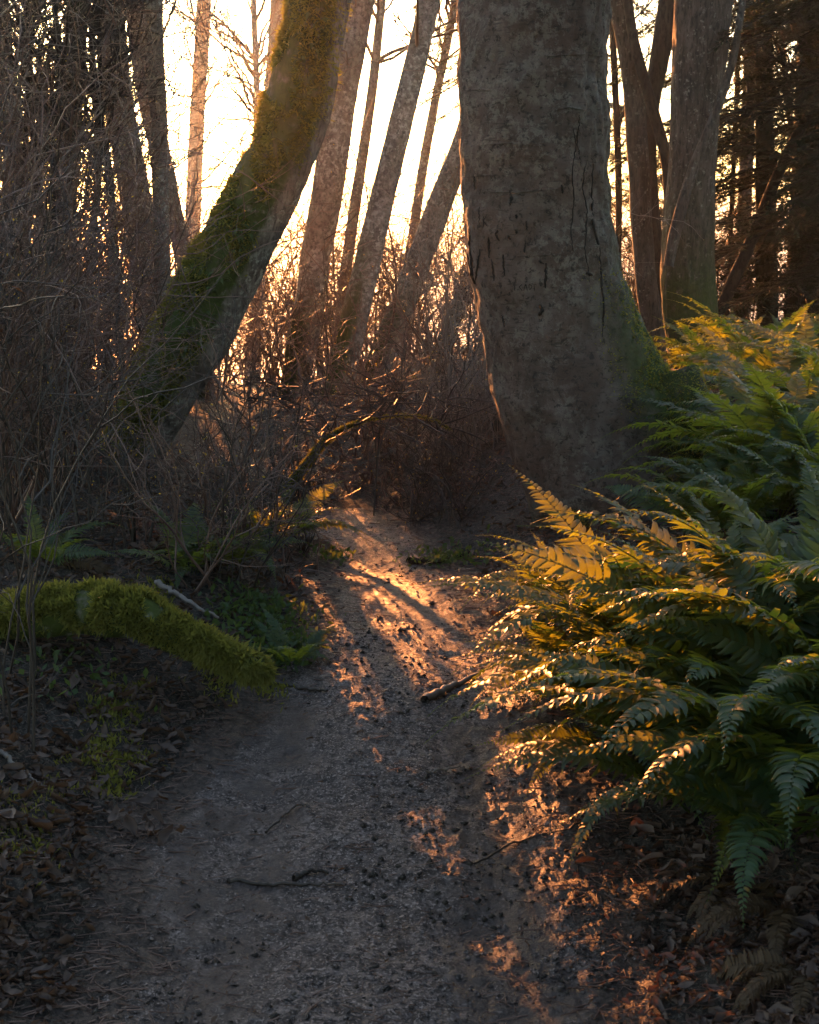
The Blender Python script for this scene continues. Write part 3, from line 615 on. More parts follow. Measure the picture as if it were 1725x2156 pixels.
# ------------------------------------------------------------------ fallen log, arched branch
LOGP = [(-60, 1312, 96), (20, 1302, 100), (90, 1294, 110), (160, 1288, 120), (225, 1288, 128), (280, 1296, 124), (335, 1322, 112), (390, 1345, 100), (445, 1372, 92), (500, 1398, 90), (540, 1418, 72), (556, 1432, 30)]
YL = np.interp([q[0] for q in LOGP], [-60, 160, 300, 556], [4.55, 4.55, 4.5, 4.42])
c = P([q[0] for q in LOGP], [q[1] for q in LOGP], YL); r = np.array([q[2] for q in LOGP]) * S / FPX * 4.65 * .45 * np.interp(np.arange(12), [0, 4, 6, 11], [1, .95, .85, .85])
Lg = np.concatenate([c, r[:, None]], 1)
GV, GF, gm, gq = trunk_mesh(Lg, 170, 44, .16, 6.5, 5., 0., lambda V, a, b: 1 + 0 * a, None, 1.)
log = thing('fallen_log', (gq[0, 0], gq[0, 1], float(height(gq[0, 0], gq[0, 1]))), 'humped fallen log wrapped in bright green moss left of the path', 'log')
part('wood', GV, GF, M_mossbark, log, {'moss': gm})
p, nm = sample_mesh(GV, GF, 52000, None); nm = outward(p, nm, gq); keep = (nm[:, 2] > rng.uniform(-.6, .15, len(p))) & (fbm(p[:, 0] * 13, p[:, 1] * 13, p[:, 2] * 13) > -.45); p, nm = p[keep], nm[keep]
V, F = blades(p, nm,   .012 + .018 * (fbm(p[:, 0] * 22, p[:, 1] * 22, p[:, 2] * 22) > .1), .0033, .65, .1); part('moss', V, F, M_moss, log, kind='stuff')
# skirt of moss hanging from the log's end
k = p[:, 0] > np.quantile(p[:, 0], .80); V, F = blades(p[k], nm[k] * .5 + np.array([0, -.2, -.5]), .035, .004, .4, .3); part('hanging_moss', V, F, M_moss, log, kind='stuff')

ab = stem_line([(545, 1130, 26), (585, 1060, 24), (640, 985, 22), (690, 925, 20), (740, 896, 18), (800, 880, 16), (860, 876, 13), (910, 884, 9), (950, 905, 6)], 7.9, None)
V, F, ms, q = trunk_mesh(ab, 110, 14, .12, 12., 2., 0., lambda V, a, b: 1 + 0 * a)
arch = thing('arched_branch', (q[0, 0], q[0, 1], float(height(q[0, 0], q[0, 1]))), 'mossy branch arching over the far end of the path', 'branch')
part('stem', V, F, M_dark, arch, {'moss': ms})
p, nm = sample_mesh(V, F, 9000, None); nm = outward(p, nm, q); V, F = blades(p, nm, .016, .003, .7, -.1); part('moss', V, F, M_moss, arch, kind='stuff')
add_twigs(arch, q[30:, :3][None], .7, 14, (.3, .9), mat=M_twigdark, docull=True, up=.05)
add_twigs(arch, q[48:, :3][None], .9, 8, (.25, .6), mat=M_twigdark, docull=False, up=.14, sub=5)

# ------------------------------------------------------------------ leafless shrubs
def shrub(x, y, h, label, group, stems=7, lean=.45, mat=M_twig, bud=60, hang=0, rs=1.0, ldir=(0, 0), per=7, sub=4, wander=.15):
    z = float(height(x, y)); root = thing('bare_shrub', (x, y, z), label, 'shrub', group)
    st = np.tile(np.array([x, y, z - .03]), (stems, 1)) + rng.normal(0, .06, (stems, 3)) * np.array([1, 1, 0])
    a = rng.uniform(0, 2 * np.pi, stems); s_ = rng.uniform(.1, 1, stems) * lean
    d = np.stack([np.cos(a) * s_ + ldir[0], np.sin(a) * s_ + ldir[1], np.ones(stems)], 1)
    m = grow(st, d, h * rng.uniform(.65, 1.15, stems), 11, wander, .005); g = Geo()
    for _ in range(3):
        kp = cull(m); m[~kp] = m[~kp][:, :1] + (m[~kp] - m[~kp][:, :1]) * .62
    g.add(*tubes(m, np.linspace(.0085, .0025, 11)[None] * rs * rng.uniform(.5, 1.3, (len(m), 1)), 5))
    V, F, _ = g.out(); part('stems', V, F, mat, root)
    g = Geo(); p, dr, ix = sprout(m, per, .15, .97, (.4, 1.25)); b = grow(p, dr, h * rng.uniform(.16, .55, len(p)), 8, wander * 1.5, .015); b = b[cull(b)]
    if len(b):
        g.add(*tubes(b, np.linspace(.0036, .0014, 8)[None] * rs * rng.uniform(.7, 1.4, (len(b), 1)), 3))
        p, dr, ix = sprout(b, sub, .1, .98, (.4, 1.2)); c = grow(p, dr, h * rng.uniform(.05, .20, len(p)), 5, wander * 1.6, .02); c = c[cull(c)]
        if len(c):
            g.add(*tubes(c, np.linspace(.0020, .0009, 5)[None] * rs * rng.uniform(.8, 1.4, (len(c), 1)), 3))
            if bud: add_buds(root, c, bud)
        V, F, _ = g.out(); part('twigs', V, F, mat, root, kind='stuff')
        for i in range(hang):
            q = b[rng.integers(0, len(b)), -1]; V, F = dead_leaf(1, rng.uniform(.05, .085)); part('withered_leaf', V[0] + q - np.array([0, 0, .04]), F, M_hang, root)
    return root
def dead_leaf(n, size, curl=1.0):
    """curled, lobed dead leaves: (n, verts, 3) around the origin"""
    u = np.linspace(-1, 1, 6); prof = np.array([.08, .55, .8, .62, .38, .02])
    out = np.empty((n, 18, 3))
    for k, s in enumerate((-1, 0, 1)):
        wv = prof[None] * rng.uniform(.65, 1.25, (n, 6)) * s * .62
        x = u[None] * rng.uniform(.9, 1.1, (n, 1)); z = (abs(s) * rng.uniform(.05, .5, (n, 1)) * (.5 + prof[None]) + (u[None]**2) * rng.uniform(-.25, .5, (n, 1))) * curl
        out[:, k::3, :] = np.stack([x + 0 * wv, wv, z], -1)
    out[..., 2] -= .12
    a, b, c = [rng.uniform(0, 6.28, n) for _ in range(3)]; b = rng.normal(0, .45 if curl < 1.5 else 1.2, n); c2 = rng.normal(0, .45, n)
    ca, sa = np.cos(a), np.sin(a)
    x, y, z = out[..., 0], out[..., 1], out[..., 2]
    y, z = y * np.cos(b)[:, None] - z * np.sin(b)[:, None], y * np.sin(b)[:, None] + z * np.cos(b)[:, None]
    x, z = x * np.cos(c2)[:, None] - z * np.sin(c2)[:, None], x * np.sin(c2)[:, None] + z * np.cos(c2)[:, None]
    x, y = x * ca[:, None] - y * sa[:, None], x * sa[:, None] + y * ca[:, None]
    out = np.stack([x, y, z], -1) * (np.asarray(size) * .5 * np.ones(n))[:, None, None]
    f = []
    for i in range(5):
        for k in range(2): f.append([i * 3 + k, i * 3 + k + 1, i * 3 + k + 4, i * 3 + k + 3])
    return out, np.array(f)

def scatter(n, y0, y1, u0, u1, dmin, dmax, side, power=1.0):
    """points on the land in view, left (-1) or right (+1) of the path, by distance from its edge"""
    Y = y0 + (y1 - y0) * rng.random(n * 6) ** power; u = rng.uniform(u0, u1, n * 6); X = (u * S - 409.5) / FPX * np.hypot(Y, 1.2)
    d = np.abs(X - path_center(Y)) - path_half(Y); ok = (d > dmin) & (d < dmax) & (np.sign(X - path_center(Y)) == side)
    return X[ok][:n], Y[ok][:n]
def vtop(u): return np.interp(u, [-200, 0, 120, 200, 260, 450, 600], [120, 250, 480, 800, 900, 960, 1020])
X, Y = scatter(52, 5.6, 8.4, -160, 590, .3, 3.2, -1)
for x, y in zip(X, Y):
    u = (x / np.hypot(y, 1.2) * FPX + 409.5) / S
    if 200 < u < 500 and rng.random() < .75: continue
    zt = P(np.array(u), np.array(vtop(u) + rng.uniform(-60, 90)), np.array(y))[2] - float(height(x, y))
    lab = 'tangled leafless shrub at the left edge behind the mossy log' if u < 120 else ('leafless shrub behind the hump of the mossy log' if u < 300 else 'low bare shrub in front of the leaning mossy trunk')
    shrub(x, y, max(.5, zt), lab, 'left thicket', stems=7, bud=50, hang=int(rng.random() < .3), mat=[M_twig, M_twig, M_twigdark, M_twig][rng.integers(0, 4)], ldir=(.02, 0), per=7, wander=.16, rs=.85, lean=.5 if u < 90 else .3)
X, Y = scatter(34, 9.8, 13.5, -200, 640, .3, 6, -1)
for x, y in zip(X, Y):
    u = (x / np.hypot(y, 1.2) * FPX + 409.5) / S
    shrub(x, y, rng.uniform(2.3, 4.0), 'tall leafless shrub at the far left among dark saplings' if u < 160 else ('tall leafless shrub around the pale alders at left' if u < 420 else 'leafless shrub behind the leaning mossy trunk'), 'tall shrubs at left', stems=7, bud=90, mat=[M_twig, M_twigpale, M_twig][rng.integers(0, 3)], per=9, sub=4, rs=1.3, wander=.18)
for i in range(18):          # low brush closing the path's far end
    y = 7.6 + 6.5 * rng.random() ** 1.5; u = rng.uniform(640, 1120); x = (u * S - 409.5) / FPX * y
    if abs(x - path_center(y)) < .38 and y < 9: continue
    shrub(x, y, rng.uniform(.5, 1.1) + .12 * (y - 7.6), 'low orange-lit brush left of centre beyond the end of the path' if u < 860 else 'low orange-lit brush between path end and big alder', 'brush beyond the path', stems=7, lean=.75, bud=90, mat=[M_twig, M_twig, M_twigdark][rng.integers(0, 3)], per=6, sub=4, rs=1.15, wander=.16)
for i in range(16):          # taller brush against the light
    y = rng.uniform(11.5, 18); u = rng.uniform(340, 1010); x = (u * S - 409.5) / FPX * y
    shrub(x, y, rng.uniform(2.0, 3.6), 'fine leafless shrub against the light left of the leaning trunk' if u < 560 else 'fine leafless shrub against the light in the central gap', 'shrubs against the light', stems=5, bud=90, mat=M_twig, per=8, sub=5, rs=1.35, wander=.17, lean=.6)
for i in range(26):          # brush on the brow of the bluff
    y = rng.uniform(15, 21); u = rng.uniform(150, 1010) if i < 14 else rng.uniform(1270, 1760); x = (u * S - 409.5) / FPX * y
    shrub(x, y, rng.uniform(1.4, 2.3), 'hazy brush on the brow of the bluff at left' if u < 600 else ('hazy brush on the brow of the bluff in the central gap' if u < 1100 else 'hazy brush on the brow of the bluff at right'), 'brush on the brow', stems=9, bud=60, mat=M_twig, per=7, sub=5, rs=1.8, wander=.17, lean=.8)
for i in range(18):          # low tangle right behind the path end
    y = rng.uniform(7.3, 8.8); u = rng.uniform(560, 1010); x = (u * S - 409.5) / FPX * y
    if y < 7.9 and abs(x - path_center(y)) < .3: continue
    shrub(x, y, rng.uniform(.25, .45), 'low tangle of dark twigs closing the path end at left' if u < 720 else 'low tangle of dark twigs below the arched branch', 'tangle at the path end', stems=9, lean=1.2, bud=30, mat=M_twigdark if i % 2 else M_twig, per=6, sub=4, rs=.9, wander=.22)
for i in range(14):          # thin brush beyond the right hand trunks
    y = rng.uniform(13, 18); x = rng.uniform(.28, .62) * y / 1.9 * .9
    shrub(x, y, rng.uniform(1.2, 2.2), 'hazy leafless brush under the right hand trees', 'brush under the right hand trees', stems=6, bud=40, mat=M_twigdark, per=6, sub=5)
for u, v, hh, sd in [(10, 1490, 1.5, .1), (45, 1560, 1.35, .12), (-15, 1420, 1.9, .1)]:
    g_ = G(u, v)[0]; shrub(g_[0], g_[1], hh, 'few thin dark stems rising at the left edge in front of the log', 'stems in front of the log', stems=3, lean=.14, mat=M_twigdark, bud=0, per=4, sub=3, rs=.75)
for u, v, hh in [(600, 1190, .9), (560, 1215, .8), (470, 1225, .9), (640, 1165, 1.0), (400, 1230, .8), (510, 1180, 1.2), (585, 1150, 1.3)]:
    g_ = G(u, v)[0]; shrub(g_[0], g_[1], hh, 'fine upright twigs at the left margin of the path', 'twigs at the path margin', stems=8, lean=.7, mat=M_twigdark if v % 2 else M_twig, bud=15, per=6, sub=4, rs=.6, ldir=(.15, -.1))
for u, v, hh in [(1000, 1130, 1.1), (960, 1110, 1.2), (1050, 1120, 1.0), (900, 1120, 1.0), (1080, 1080, 1.4), (940, 1080, 1.5), (1010, 1080, 1.5)]:
    p_ = P(np.array(u), np.array(v), np.array(8.2 + (1130 - v) * .02)); shrub(p_[0], p_[1], hh, 'pale thin canes left of the big alder foot', 'canes by the big alder', stems=16, lean=.35, mat=M_twigpale, bud=30, per=4, sub=4, rs=.6)

# dense tangle added to shade the near path, left of the arched branch
bx_, by_ = -.42, 7.85; bz_ = float(height(bx_, by_))
br = thing('added_bramble', (bx_, by_, bz_), 'dense dark tangle added to shade the near path, where the arched branch rises', 'shrub')
st = np.stack([rng.uniform(-.42, .42, 10) + bx_, rng.uniform(-.3, .3, 10) + by_, np.full(10, bz_ - .02)], 1)
a = grow(st, np.tile(np.array([[0, 0, 1.]]), (10, 1)) + rng.normal(0, .2, (10, 3)), rng.uniform(.66, .84, 10), 9, .08, 0.)
V, F = tubes(a, np.linspace(.005, .003, 9)[None] * np.ones((10, 1)), 4); part('stems', V, F, M_twigdark, br)
p, dr, ix = sprout(a, 20, .66, 1., (.8, 1.6)); c = grow(p, dr * np.array([1, 1, .7]), rng.uniform(.15, .5, len(p)), 7, .28, -.01)
V, F = tubes(c, np.linspace(.0046, .0018, 7)[None] * rng.uniform(.7, 1.3, (len(c), 1)), 3); part('twigs', V, F, M_twigdark, br, kind='stuff')

# ------------------------------------------------------------------ sword ferns
def frond_mesh(seed, L=1.0, pairs=34, bend=1.0):
    r = np.random.default_rng(seed); k = 26; t = np.linspace(0, 1, k)
    el = 1.15 - bend * 1.75 * t**1.15; dx, dz = np.cos(el), np.sin(el)
    ax = np.stack([np.cumsum(dx) * L / k, .05 * L * np.sin(t * 2.6 + seed) * t, np.cumsum(dz) * L / k], 1)
    ax -= ax[0]; tan = norm(np.gradient(ax, axis=0)); side = norm(np.cross(tan, [0, 0, 1.])); up = np.cross(side, tan)
    g = Geo(); g.add(*tubes(ax[None], np.linspace(.0042, .0008, k)[None], 4), a=0.)
    f = np.linspace(.13, .985, pairs); Pp, Dd, Nn, LL = [], [], [], []
    for s in (-1, 1):
        ff = np.clip(f + s * .004, 0, 1)
        p, tt, ss, uu = [np.stack([np.interp(ff, t, q[:, c]) for c in range(3)], 1) for q in (ax, tan, side, up)]
        prof = np.minimum(1, (ff - .06) / .14) ** .7 * (1 - sstep(.28, 1.03, ff)) ** .8
        ln = .125 * L * np.maximum(prof, .05) * r.uniform(.9, 1.08, pairs)
        fwd = .22 + .35 * ff
        Pp.append(p); Dd.append(norm(ss * s + tt * fwd[:, None] + uu * r.normal(.10, .12, pairs)[:, None] + r.normal(0, .05, (pairs, 3)))); Nn.append(uu + ss * s * r.normal(-.1, .18, pairs)[:, None] + tt * r.normal(0, .22, pairs)[:, None]); LL.append(ln)
    Pp, Dd, Nn, LL = map(np.concatenate, (Pp, Dd, Nn, LL)); N = len(Pp); Nn = norm(Nn - Dd * (Nn * Dd).sum(1, keepdims=True)); W = np.cross(Nn, Dd)
    st = np.array([0, .12, .45, .75, 1.0]); wd = np.array([.25, 1, .95, .62, .02]); dr = np.array([0, -.0, .03, .10, .26]) * r.uniform(.3, 1.6, (N, 1)); V = np.empty((N, 15, 3)); hw = np.minimum(.0118 * L, LL * .22 + .0015)
    sweep = np.array([0, 0, .0, .05, .16])
    for i in range(5):
        c = Pp + Dd * (LL * st[i])[:, None] - Nn * (LL * dr[:, i])[:, None] + (W * np.sign((W * np.gradient(Pp, axis=0)).sum(1, keepdims=True))) * (LL * sweep[i])[:, None]
        for j, q in enumerate((-1, 0, 1)):
            V[:, i * 3 + j] = c + W * (hw * wd[i] * q)[:, None] + Nn * (hw * wd[i] * (.28 if q else 0))[:, None]
    ff_ = np.array([[i * 3 + j, i * 3 + j + 1, i * 3 + j + 4, i * 3 + j + 3] for i in range(4) for j in range(2)])
    F = (ff_[None] + (np.arange(N) * 15)[:, None, None]).reshape(-1, 4); g.add(V, F)
    me = mesh_from('frond', *g.out()[:2]); return me
FR = [frond_mesh(i + 1, 1.0, 36, b) for i, b in enumerate((.55, .75, .9, 1.05, 1.2, .65, .85, 1.0))]
for me in FR: me.materials.append(M_fern)
FRold = [m_.copy() for m_ in FR[2:5]]
for me in FRold: me.materials.clear(); me.materials.append(M_fernold)
def fern(x, y, size, label, group=None, n=16, az=None, spread=np.pi, old=2, z=None, seed=0, el=(-.25, .3)):
    z = float(height(x, y)) if z is None else z; root = thing('sword_fern', (x, y, z), label, 'fern', group); r = np.random.default_rng(seed + int(abs(x * 977 + y * 313)))
    for i in range(n + old):
        isold = i >= n
        a = (i + r.uniform(-.4, .4)) / n * 2 * np.pi if az is None else az + r.uniform(-spread, spread)
        me = FRold[r.integers(0, 3)] if isold else FR[r.integers(0, 8)]
        o = link('old_frond' if isold else 'frond', me, None, root); s = size * r.uniform(.7, 1.15)
        o.location = (.03 * math.cos(a), .03 * math.sin(a), 0); o.scale = (s, s * r.uniform(.85, 1.1), s)
        o.rotation_euler = (r.normal(0, .28), (r.uniform(.45, .9) if isold else r.uniform(*el)), a)
    return root
PIX = [ # pixel of the crown's foot on the ground, size, label
 (1210, 1310, .44, 'dim orange fern at the path edge by the big alder foot'), (1290, 1400, .58, 'sunlit orange fern leaning out over the path'), (1370, 1510, .64, 'brightly backlit fern in the middle of the bank'), (1450, 1570, .72, 'large fern whose glowing fronds spread towards the path'),
 (1370, 1390, .68, 'fern below the big alder with gold topmost frond'), (1560, 1500, .74, 'broad green fern behind the glowing ones'), (1590, 1640, .74, 'fern with one long pale frond reaching left over the dark hollow'),
 (1720, 1680, .66, 'shaded fern at the right edge with a pale blue-green tip'), (1680, 1500, .74, 'dense dark green fern on the right bank'), (1790, 1540, .72, 'green fern cut by the right edge of the picture'),
 (1520, 1330, .60, 'bluish fern at the right foot of the big alder'), (1600, 1360, .72, 'tall green fern on the bank right of the big alder'), (1720, 1360, .72, 'green fern high on the bank by the right edge'),
 (1230, 1480, .40, 'small dim fern hanging over the path edge'), (1320, 1600, .42, 'low drooping fern with a pale frond pointing to the path'), (1470, 1700, .52, 'dark low fern at the front of the bank'), (1640, 1790, .46, 'nearly black fern low in the right corner')]
for i, (u, v, s_, lab) in enumerate(PIX):
    g_ = G(u, v)[0]; fern(g_[0], g_[1], s_ * 1.22, lab, None, 20 if v < 1650 else 13, old=3, seed=i)
for i, (u, v, Yd, s_) in enumerate([(1620, 1060, 7.3, .7), (1660, 1080, 7.0, .8), (1570, 1000, 8.0, .7), (1600, 960, 8.6, .8), (1700, 940, 8.4, .85), (1500, 920, 9.6, .7), (1560, 900, 10.2, .85), (1650, 880, 10.0, .9), (1440, 900, 10.6, .6), (1740, 1000, 7.6, .8), (1780, 880, 10, .9), (1610, 1150, 6.4, .75), (1720, 1180, 6.0, .75), (1590, 1230, 5.9, .72), (1660, 1260, 5.7, .75), (1760, 1250, 5.8, .75), (1600, 1200, 6.2, .72), (1700, 1120, 6.7, .8), (1790, 1120, 6.8, .8), (1760, 1320, 5.3, .75), (1480, 1250, 5.45, .5), (1560, 1280, 5.2, .55), (1640, 1290, 5.2, .6), (1720, 1300, 5.1, .6), (1520, 1250, 5.7, .5), (1680, 1250, 5.6, .6)]):
    x = (u * S - 409.5) / FPX * Yd * 1.01
    fern(x, Yd, s_, 'fern at the foot of the stout brown trunk on the far bank' if Yd > 9 else ('fern crowding the right edge beside the big alder' if u > 1640 else ('fern just beyond the mossy root of the big alder' if Yd > 6.4 else 'fern between the mossy root and the glowing ferns')), 'ferns behind the big alder', 15, old=1, seed=40 + i)
for i, (u, v, s_, lab) in enumerate([(585, 1140, .5, 'pale green fern drooping at the left of the path far end'), (540, 1145, .45, 'shaded fern behind the drooping one at the path far end'), (615, 1400, .26, 'small fern beside the tip of the mossy log'), (480, 1200, .45, 'dim fern half buried in the left thicket'), (90, 1190, .36, 'dark fern in the thicket above the mossy log'), (400, 1205, .4, 'dim fern low in the left thicket behind the log')]):
    g_ = G(u, v)[0]; fern(g_[0], g_[1], s_, lab, None, 12, old=1, seed=80 + i)
for i, (u, v, s_) in enumerate([(1660, 1930, .34), (1560, 1850, .3), (1700, 2060, .3)]):
    g_ = G(u, v)[0]; rt_ = thing('withered_fern', g_, 'withered brown fern flat on the ground in the dark right corner', 'fern', 'withered ferns in the corner')
    for j in range(5):
        o = link('old_frond', FRold[j % 3], None, rt_); q_ = s_ * rng.uniform(.7, 1.1); o.scale = (q_,) * 3; o.rotation_euler = (rng.normal(0, .3), rng.uniform(.55, .8), rng.uniform(2.0, 4.6))
# small ferns rooted in the moss of the leaning trunk
fm = FR[3].copy(); fm.materials.clear(); fm.materials.append(M_herb)
p, nm = sample_mesh(LV, LF, 130, lambda c, nn: sstep(.6, -.2, np.abs(cl(c) - .1)) * (nn[:, 1] < .1) * sstep(3.4, 2.6, c[:, 2]) * sstep(.3, .9, c[:, 2]) + 1e-9); nm = outward(p, nm, lq)
for a, b_ in zip(p, nm):
    o = link('rock_fern_frond', fm, None, leaner); o.location = a - np.array(leaner.location); s_ = rng.uniform(.06, .14); o.scale = (s_,) * 3
    o.rotation_euler = (rng.normal(0, .3), rng.uniform(.1, .9), math.atan2(b_[1], b_[0]) + rng.normal(0, .6))

# ------------------------------------------------------------------ litter, sticks, crumbs, moss on the bank
def on_land(n, y0, y1, x0, x1, accept):
    y = y0 * (y1 / y0) ** rng.random(n); x = rng.uniform(x0, x1, n) * y; k = rng.random(n) < accept(x, y)
    return x[k], y[k]
def litter_density(x, y):
    d = path_d(x, y); left = x < path_center(y)
    return np.where(left, sstep(-.06, .22, d), sstep(-.05, .2, d) * .9) * (.35 + .65 * (fbm(x * 2.2, y * 2.2) > -.25)) + .06 + .45 * sstep(-.28, -.02, d) * (fbm(x * 3 + 9, y * 3) > -.1)
x, y = on_land(30000, 2.2, 10.5, -.33, .33, litter_density); n_ = len(x)
V, F = dead_leaf(n_, (.018 + .036 * rng.random(n_) ** 2) * np.where(path_d(x, y) < 0, .42, 1.)); V = V + np.stack([x, y, height(x, y) + .012], -1)[:, None]
tag(link('leaf_litter', mesh_from('leaf_litter', V, (F[None] + (np.arange(n_) * 18)[:, None, None]).reshape(-1, 4)), M_litter), 'carpet of brown dead leaves covering both banks', 'leaf litter', kind='stuff')
for i in range(70):
    u, v = (rng.uniform(0, 420), rng.uniform(1450, 1780)) if i < 50 else (rng.uniform(1150, 1700), rng.uniform(1650, 2080))
    g_ = G(u, v)[0]; V, F = dead_leaf(1, rng.uniform(.05, .078)); lf = link('fallen_leaf', mesh_from('fallen_leaf', V[0], F), M_litter, loc=(g_[0], g_[1], g_[2] + .02))
    tag(lf, 'large curled dead leaf lying on the left bank' if i < 50 else 'large dead leaf lying in the dark below the ferns', 'leaf', 'dead leaves on the left bank' if i < 50 else 'dead leaves below the ferns')

def crumb(n, size):
    d = np.array([[1, 0, 0], [-1, 0, 0], [0, 1, 0], [0, -1, 0], [0, 0, 1], [0, 0, -1]], float)
    V = d[None] * rng.uniform(.45, 1.2, (n, 6, 1)) * size[:, None, None] + rng.normal(0, .22, (n, 6, 3)) * size[:, None, None]; V[..., 2] *= .7
    f = np.array([[0, 2, 4], [2, 1, 4], [1, 3, 4], [3, 0, 4], [2, 0, 5], [1, 2, 5], [3, 1, 5], [0, 3, 5]])
    return V, (f[None] + (np.arange(n) * 6)[:, None, None]).reshape(-1, 3)
x, y = on_land(26000, 2.2, 7.5, -.33, .33, lambda x, y: sstep(.15, -.1, path_d(x, y)) * (.15 + .85 * (fbm(x * 3, y * 3 + 5) > .0))); n_ = len(x)
V, F = crumb(n_, .0025 + .010 * rng.random(n_) ** 5); V = V + np.stack([x, y, height(x, y) + .001], -1)[:, None]
x, y = on_land(14000, 2.2, 7.0, -.33, .33, lambda x, y: sstep(.2, -.1, path_d(x, y)) * (.10 + .9 * (fbm(x * 2.2 + 7, y * 2.2 + 5) > .3))); n_ = len(x)
V2, F2 = crumb(n_, (.0025 + .011 * rng.random(n_) ** 5)); V2 = V2 + np.stack([x, y, height(x, y) + .002], -1)[:, None]
tag(link('soil_clods', mesh_from('soil_clods', V2, F2, smooth=True), M_ground), 'dark clods and bark scraps trodden into the path', 'soil', kind='stuff')
tag(link('soil_crumbs', mesh_from('soil_crumbs', V, F, smooth=False), M_path), 'loose crumbs of soil and grit strewn over the path', 'soil', kind='stuff')
x, y = on_land(14000, 2.2, 7.5, -.33, .33, lambda x, y: .12 + .9 * sstep(-.35, .1, path_d(x, y))); n_ = len(x)      # short bits of twig trodden in
a = rng.uniform(0, np.pi, n_); ln = rng.uniform(.01, .045, n_)[:, None]; c = np.stack([x, y, height(x, y) + .003], -1); d = np.stack([np.cos(a), np.sin(a) * .6, rng.normal(0, .06, n_)], -1)
V, F = tubes(np.stack([c - d * ln, c + d * ln * .1 + rng.normal(0, .002, (n_, 3)), c + d * ln], 1), np.full((n_, 3), .0013) * rng.uniform(.6, 1.6, (n_, 1)), 3)
tag(link('twig_debris', mesh_from('twig_debris', V, F), M_twig), 'scraps of twig and needle scattered on the ground', 'debris', kind='stuff')

mp = []
for u, v, rr, nn_ in [(250, 1590, .08, 700), (240, 1500, .07, 600), (200, 1640, .09, 700), (270, 1440, .06, 350), (30, 1780, .1, 350), (340, 1240, .1, 500), (60, 1690, .1, 200), (480, 1440, .10, 500), (560, 1440, .07, 400)]:
    g_ = G(u, v)[0]; q = g_[:2] + rng.normal(0, rr * .6, (nn_, 2)); k = fbm(q[:, 0] * 14, q[:, 1] * 14) > -.15; q = q[k]; mp.append(np.stack([q[:, 0], q[:, 1], height(q[:, 0], q[:, 1])], -1))
p = np.concatenate(mp); V, F = blades(p, np.tile(np.array([[0, 0, 1.]]), (len(p), 1)), .022, .0035, .7)
tag(link('moss_cover', mesh_from('moss_cover', V, F), M_moss), 'patches of yellow-green moss on the left bank', 'moss', kind='stuff')
# small leafy herbs by the log
hp = []
for u, v, rr, nn_ in [(560, 1290, .16, 420), (530, 1330, .14, 260), (620, 1360, .08, 160), (700, 1180, .1, 100), (940, 1185, .18, 240), (590, 1390, .1, 200), (110, 1420, .2, 120)]:
    g_ = G(u, v)[0]; q = g_[:2] + rng.normal(0, rr * .6, (nn_, 2)); hp.append(np.stack([q[:, 0], q[:, 1], height(q[:, 0], q[:, 1]) + rng.uniform(.005, .05, nn_)], -1))
p = np.concatenate(hp); V, F = blades(p, np.tile(np.array([[0, -.3, .5]]), (len(p), 1)), .032, .009, .9)
tag(link('ground_herbs', mesh_from('ground_herbs', V, F), M_herb), 'low green herbs between the log tip and the path', 'herbs', kind='stuff')

def stick(pix, rad, label, mat=M_twigdark, lift=.006, name='fallen_stick', group=None):
    g_ = G([q[0] for q in pix], [q[1] for q in pix]); g_[:, 2] += lift; q = catmull(np.concatenate([g_, np.full((len(g_), 1), rad)], 1), 26); q[:, 3] *= np.linspace(1.1, .45, 26); q[:, :3] += rng.normal(0, .0025, (26, 3)); q[:, 2] = np.maximum(q[:, 2], height(q[:, 0], q[:, 1]) + rad * .3)
    V, F = tubes(q[None, :, :3], q[None, :, 3], 6); me = mesh_from(name, V - q[0, :3], F)
    return tag(link(name, me, mat, loc=tuple(q[0, :3])), label, 'root' if name == 'exposed_root' else 'stick', group)
stick([(555, 1425), (580, 1440), (610, 1445), (640, 1452), (690, 1458)], .010, 'dark root crossing the path edge below the log tip', name='exposed_root')
stick([(330, 1258), (380, 1278), (420, 1300), (460, 1318)], .011, 'bare stick lying against the back of the mossy log', M_twigpale, .05)
stick([(480, 1855), (560, 1858), (640, 1860), (720, 1863)], .006, 'long thin dark stick across the near path')
stick([(620, 1850), (660, 1838), (690, 1835)], .007, 'short dark stick lying above the long one')
stick([(560, 1755), (640, 1700), (660, 1720)], .004, 'crooked twig in the middle of the path')
stick([(0, 1600), (50, 1628), (100, 1662)], .008, 'pale stick half sunk in the left bank leaves', M_twigpale)
stick([(900, 1630), (960, 1622), (1010, 1618)], .004, 'fine twig near the right side of the path', M_twigpale)
stick([(1200, 1745), (1320, 1690), (1470, 1640)], .003, 'long bare stalk below the drooping ferns')
stick([(1000, 1820), (1080, 1780), (1250, 1740), (1420, 1700)], .003, 'thin dead stalk reaching from the dark corner to the path')
stick([(890, 1480), (950, 1450), (1010, 1425)], .014, 'pale root end sticking out of the path right edge', M_twigpale, .01, 'exposed_root')
for i, (pix, lab) in enumerate([([(860, 1190), (930, 1184), (990, 1170)], 'short mossy stick beside the far right path edge')]):
    stick(pix, .016, lab, M_dark, .015)

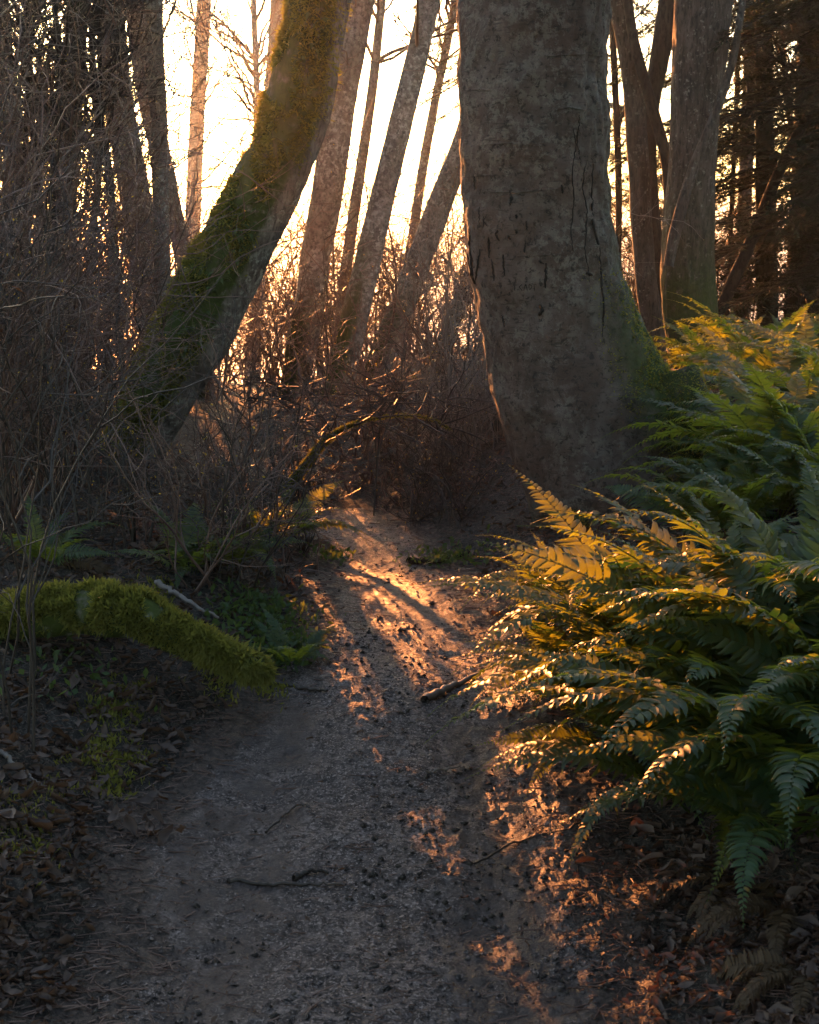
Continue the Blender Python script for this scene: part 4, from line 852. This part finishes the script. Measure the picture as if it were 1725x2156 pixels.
# ------------------------------------------------------------------ woods around and behind the photographer: unseen conifers added to darken the foreground
for i, (x, y, rr) in enumerate([(-3.4, -2.4, .3), (2.8, .2, .34), (2.0, -3.2, .3), (-1.2, -3.4, .3), (.3, -5.5, .3), (1.25, -.7, .16), (-1.2, -.9, .16), (-5.5, -4, .35), (5.6, -3, .3), (5.4, 4.2, .3)]):
    zz = float(height0(np.array(np.clip(x, -6, 6)), np.array(y))); root = thing('conifer_tree', (x, y, zz), 'unseen conifer of the wood behind the photographer, added to darken the foreground', 'tree', 'unseen conifers added behind the photographer')
    V, F, ms, q = trunk_mesh(np.array([[x, y, zz - .2, rr * 1.2], [x, y, zz + 1, rr], [x + .1, y, 6, rr * .7], [x + .1, y, 9.5, rr * .25]]), 30, 14, .05, 5., i)
    part('trunk', V, F, M_dark, root, {'moss': ms})
    for j in range(44):
        z = rng.uniform(4.4 if rr > .2 else 4.2, 9.3 if rr > .2 else 7.0); a, b_ = BOUGH[j % 4]; o = link('bough', a, None, root); s_ = 2.1 - .13 * z if rr > .2 else 1.05; o.scale = (s_,) * 3; o.location = (.05, 0, z - zz); o.rotation_euler = (rng.normal(0, .2), rng.uniform(0, .4), rng.uniform(0, 6.28)); link('needles', b_, None, o)

# ------------------------------------------------------------------ the evening air
m, n, l, b = newmat('evening_haze'); n.remove(b)
pv = n.new('ShaderNodeVolumePrincipled'); pv.inputs['Color'].default_value = (.95, .93, .95, 1); pv.inputs['Density'].default_value = .0010; pv.inputs['Anisotropy'].default_value = .92
l.new(pv.outputs[0], n['Material Output'].inputs['Volume'])
bx = [(x, y, z) for x in (-4300, 4300) for y in (-60, 4300) for z in (-30, 11.5)]
hz_ = link('haze', mesh_from('haze', bx, [[0, 1, 3, 2], [4, 6, 7, 5], [0, 4, 5, 1], [2, 3, 7, 6], [0, 2, 6, 4], [1, 5, 7, 3]], smooth=False), m)
tag(hz_, 'thin warm haze glowing around the low sun', 'haze', kind='stuff'); hz_.display_type = 'WIRE'
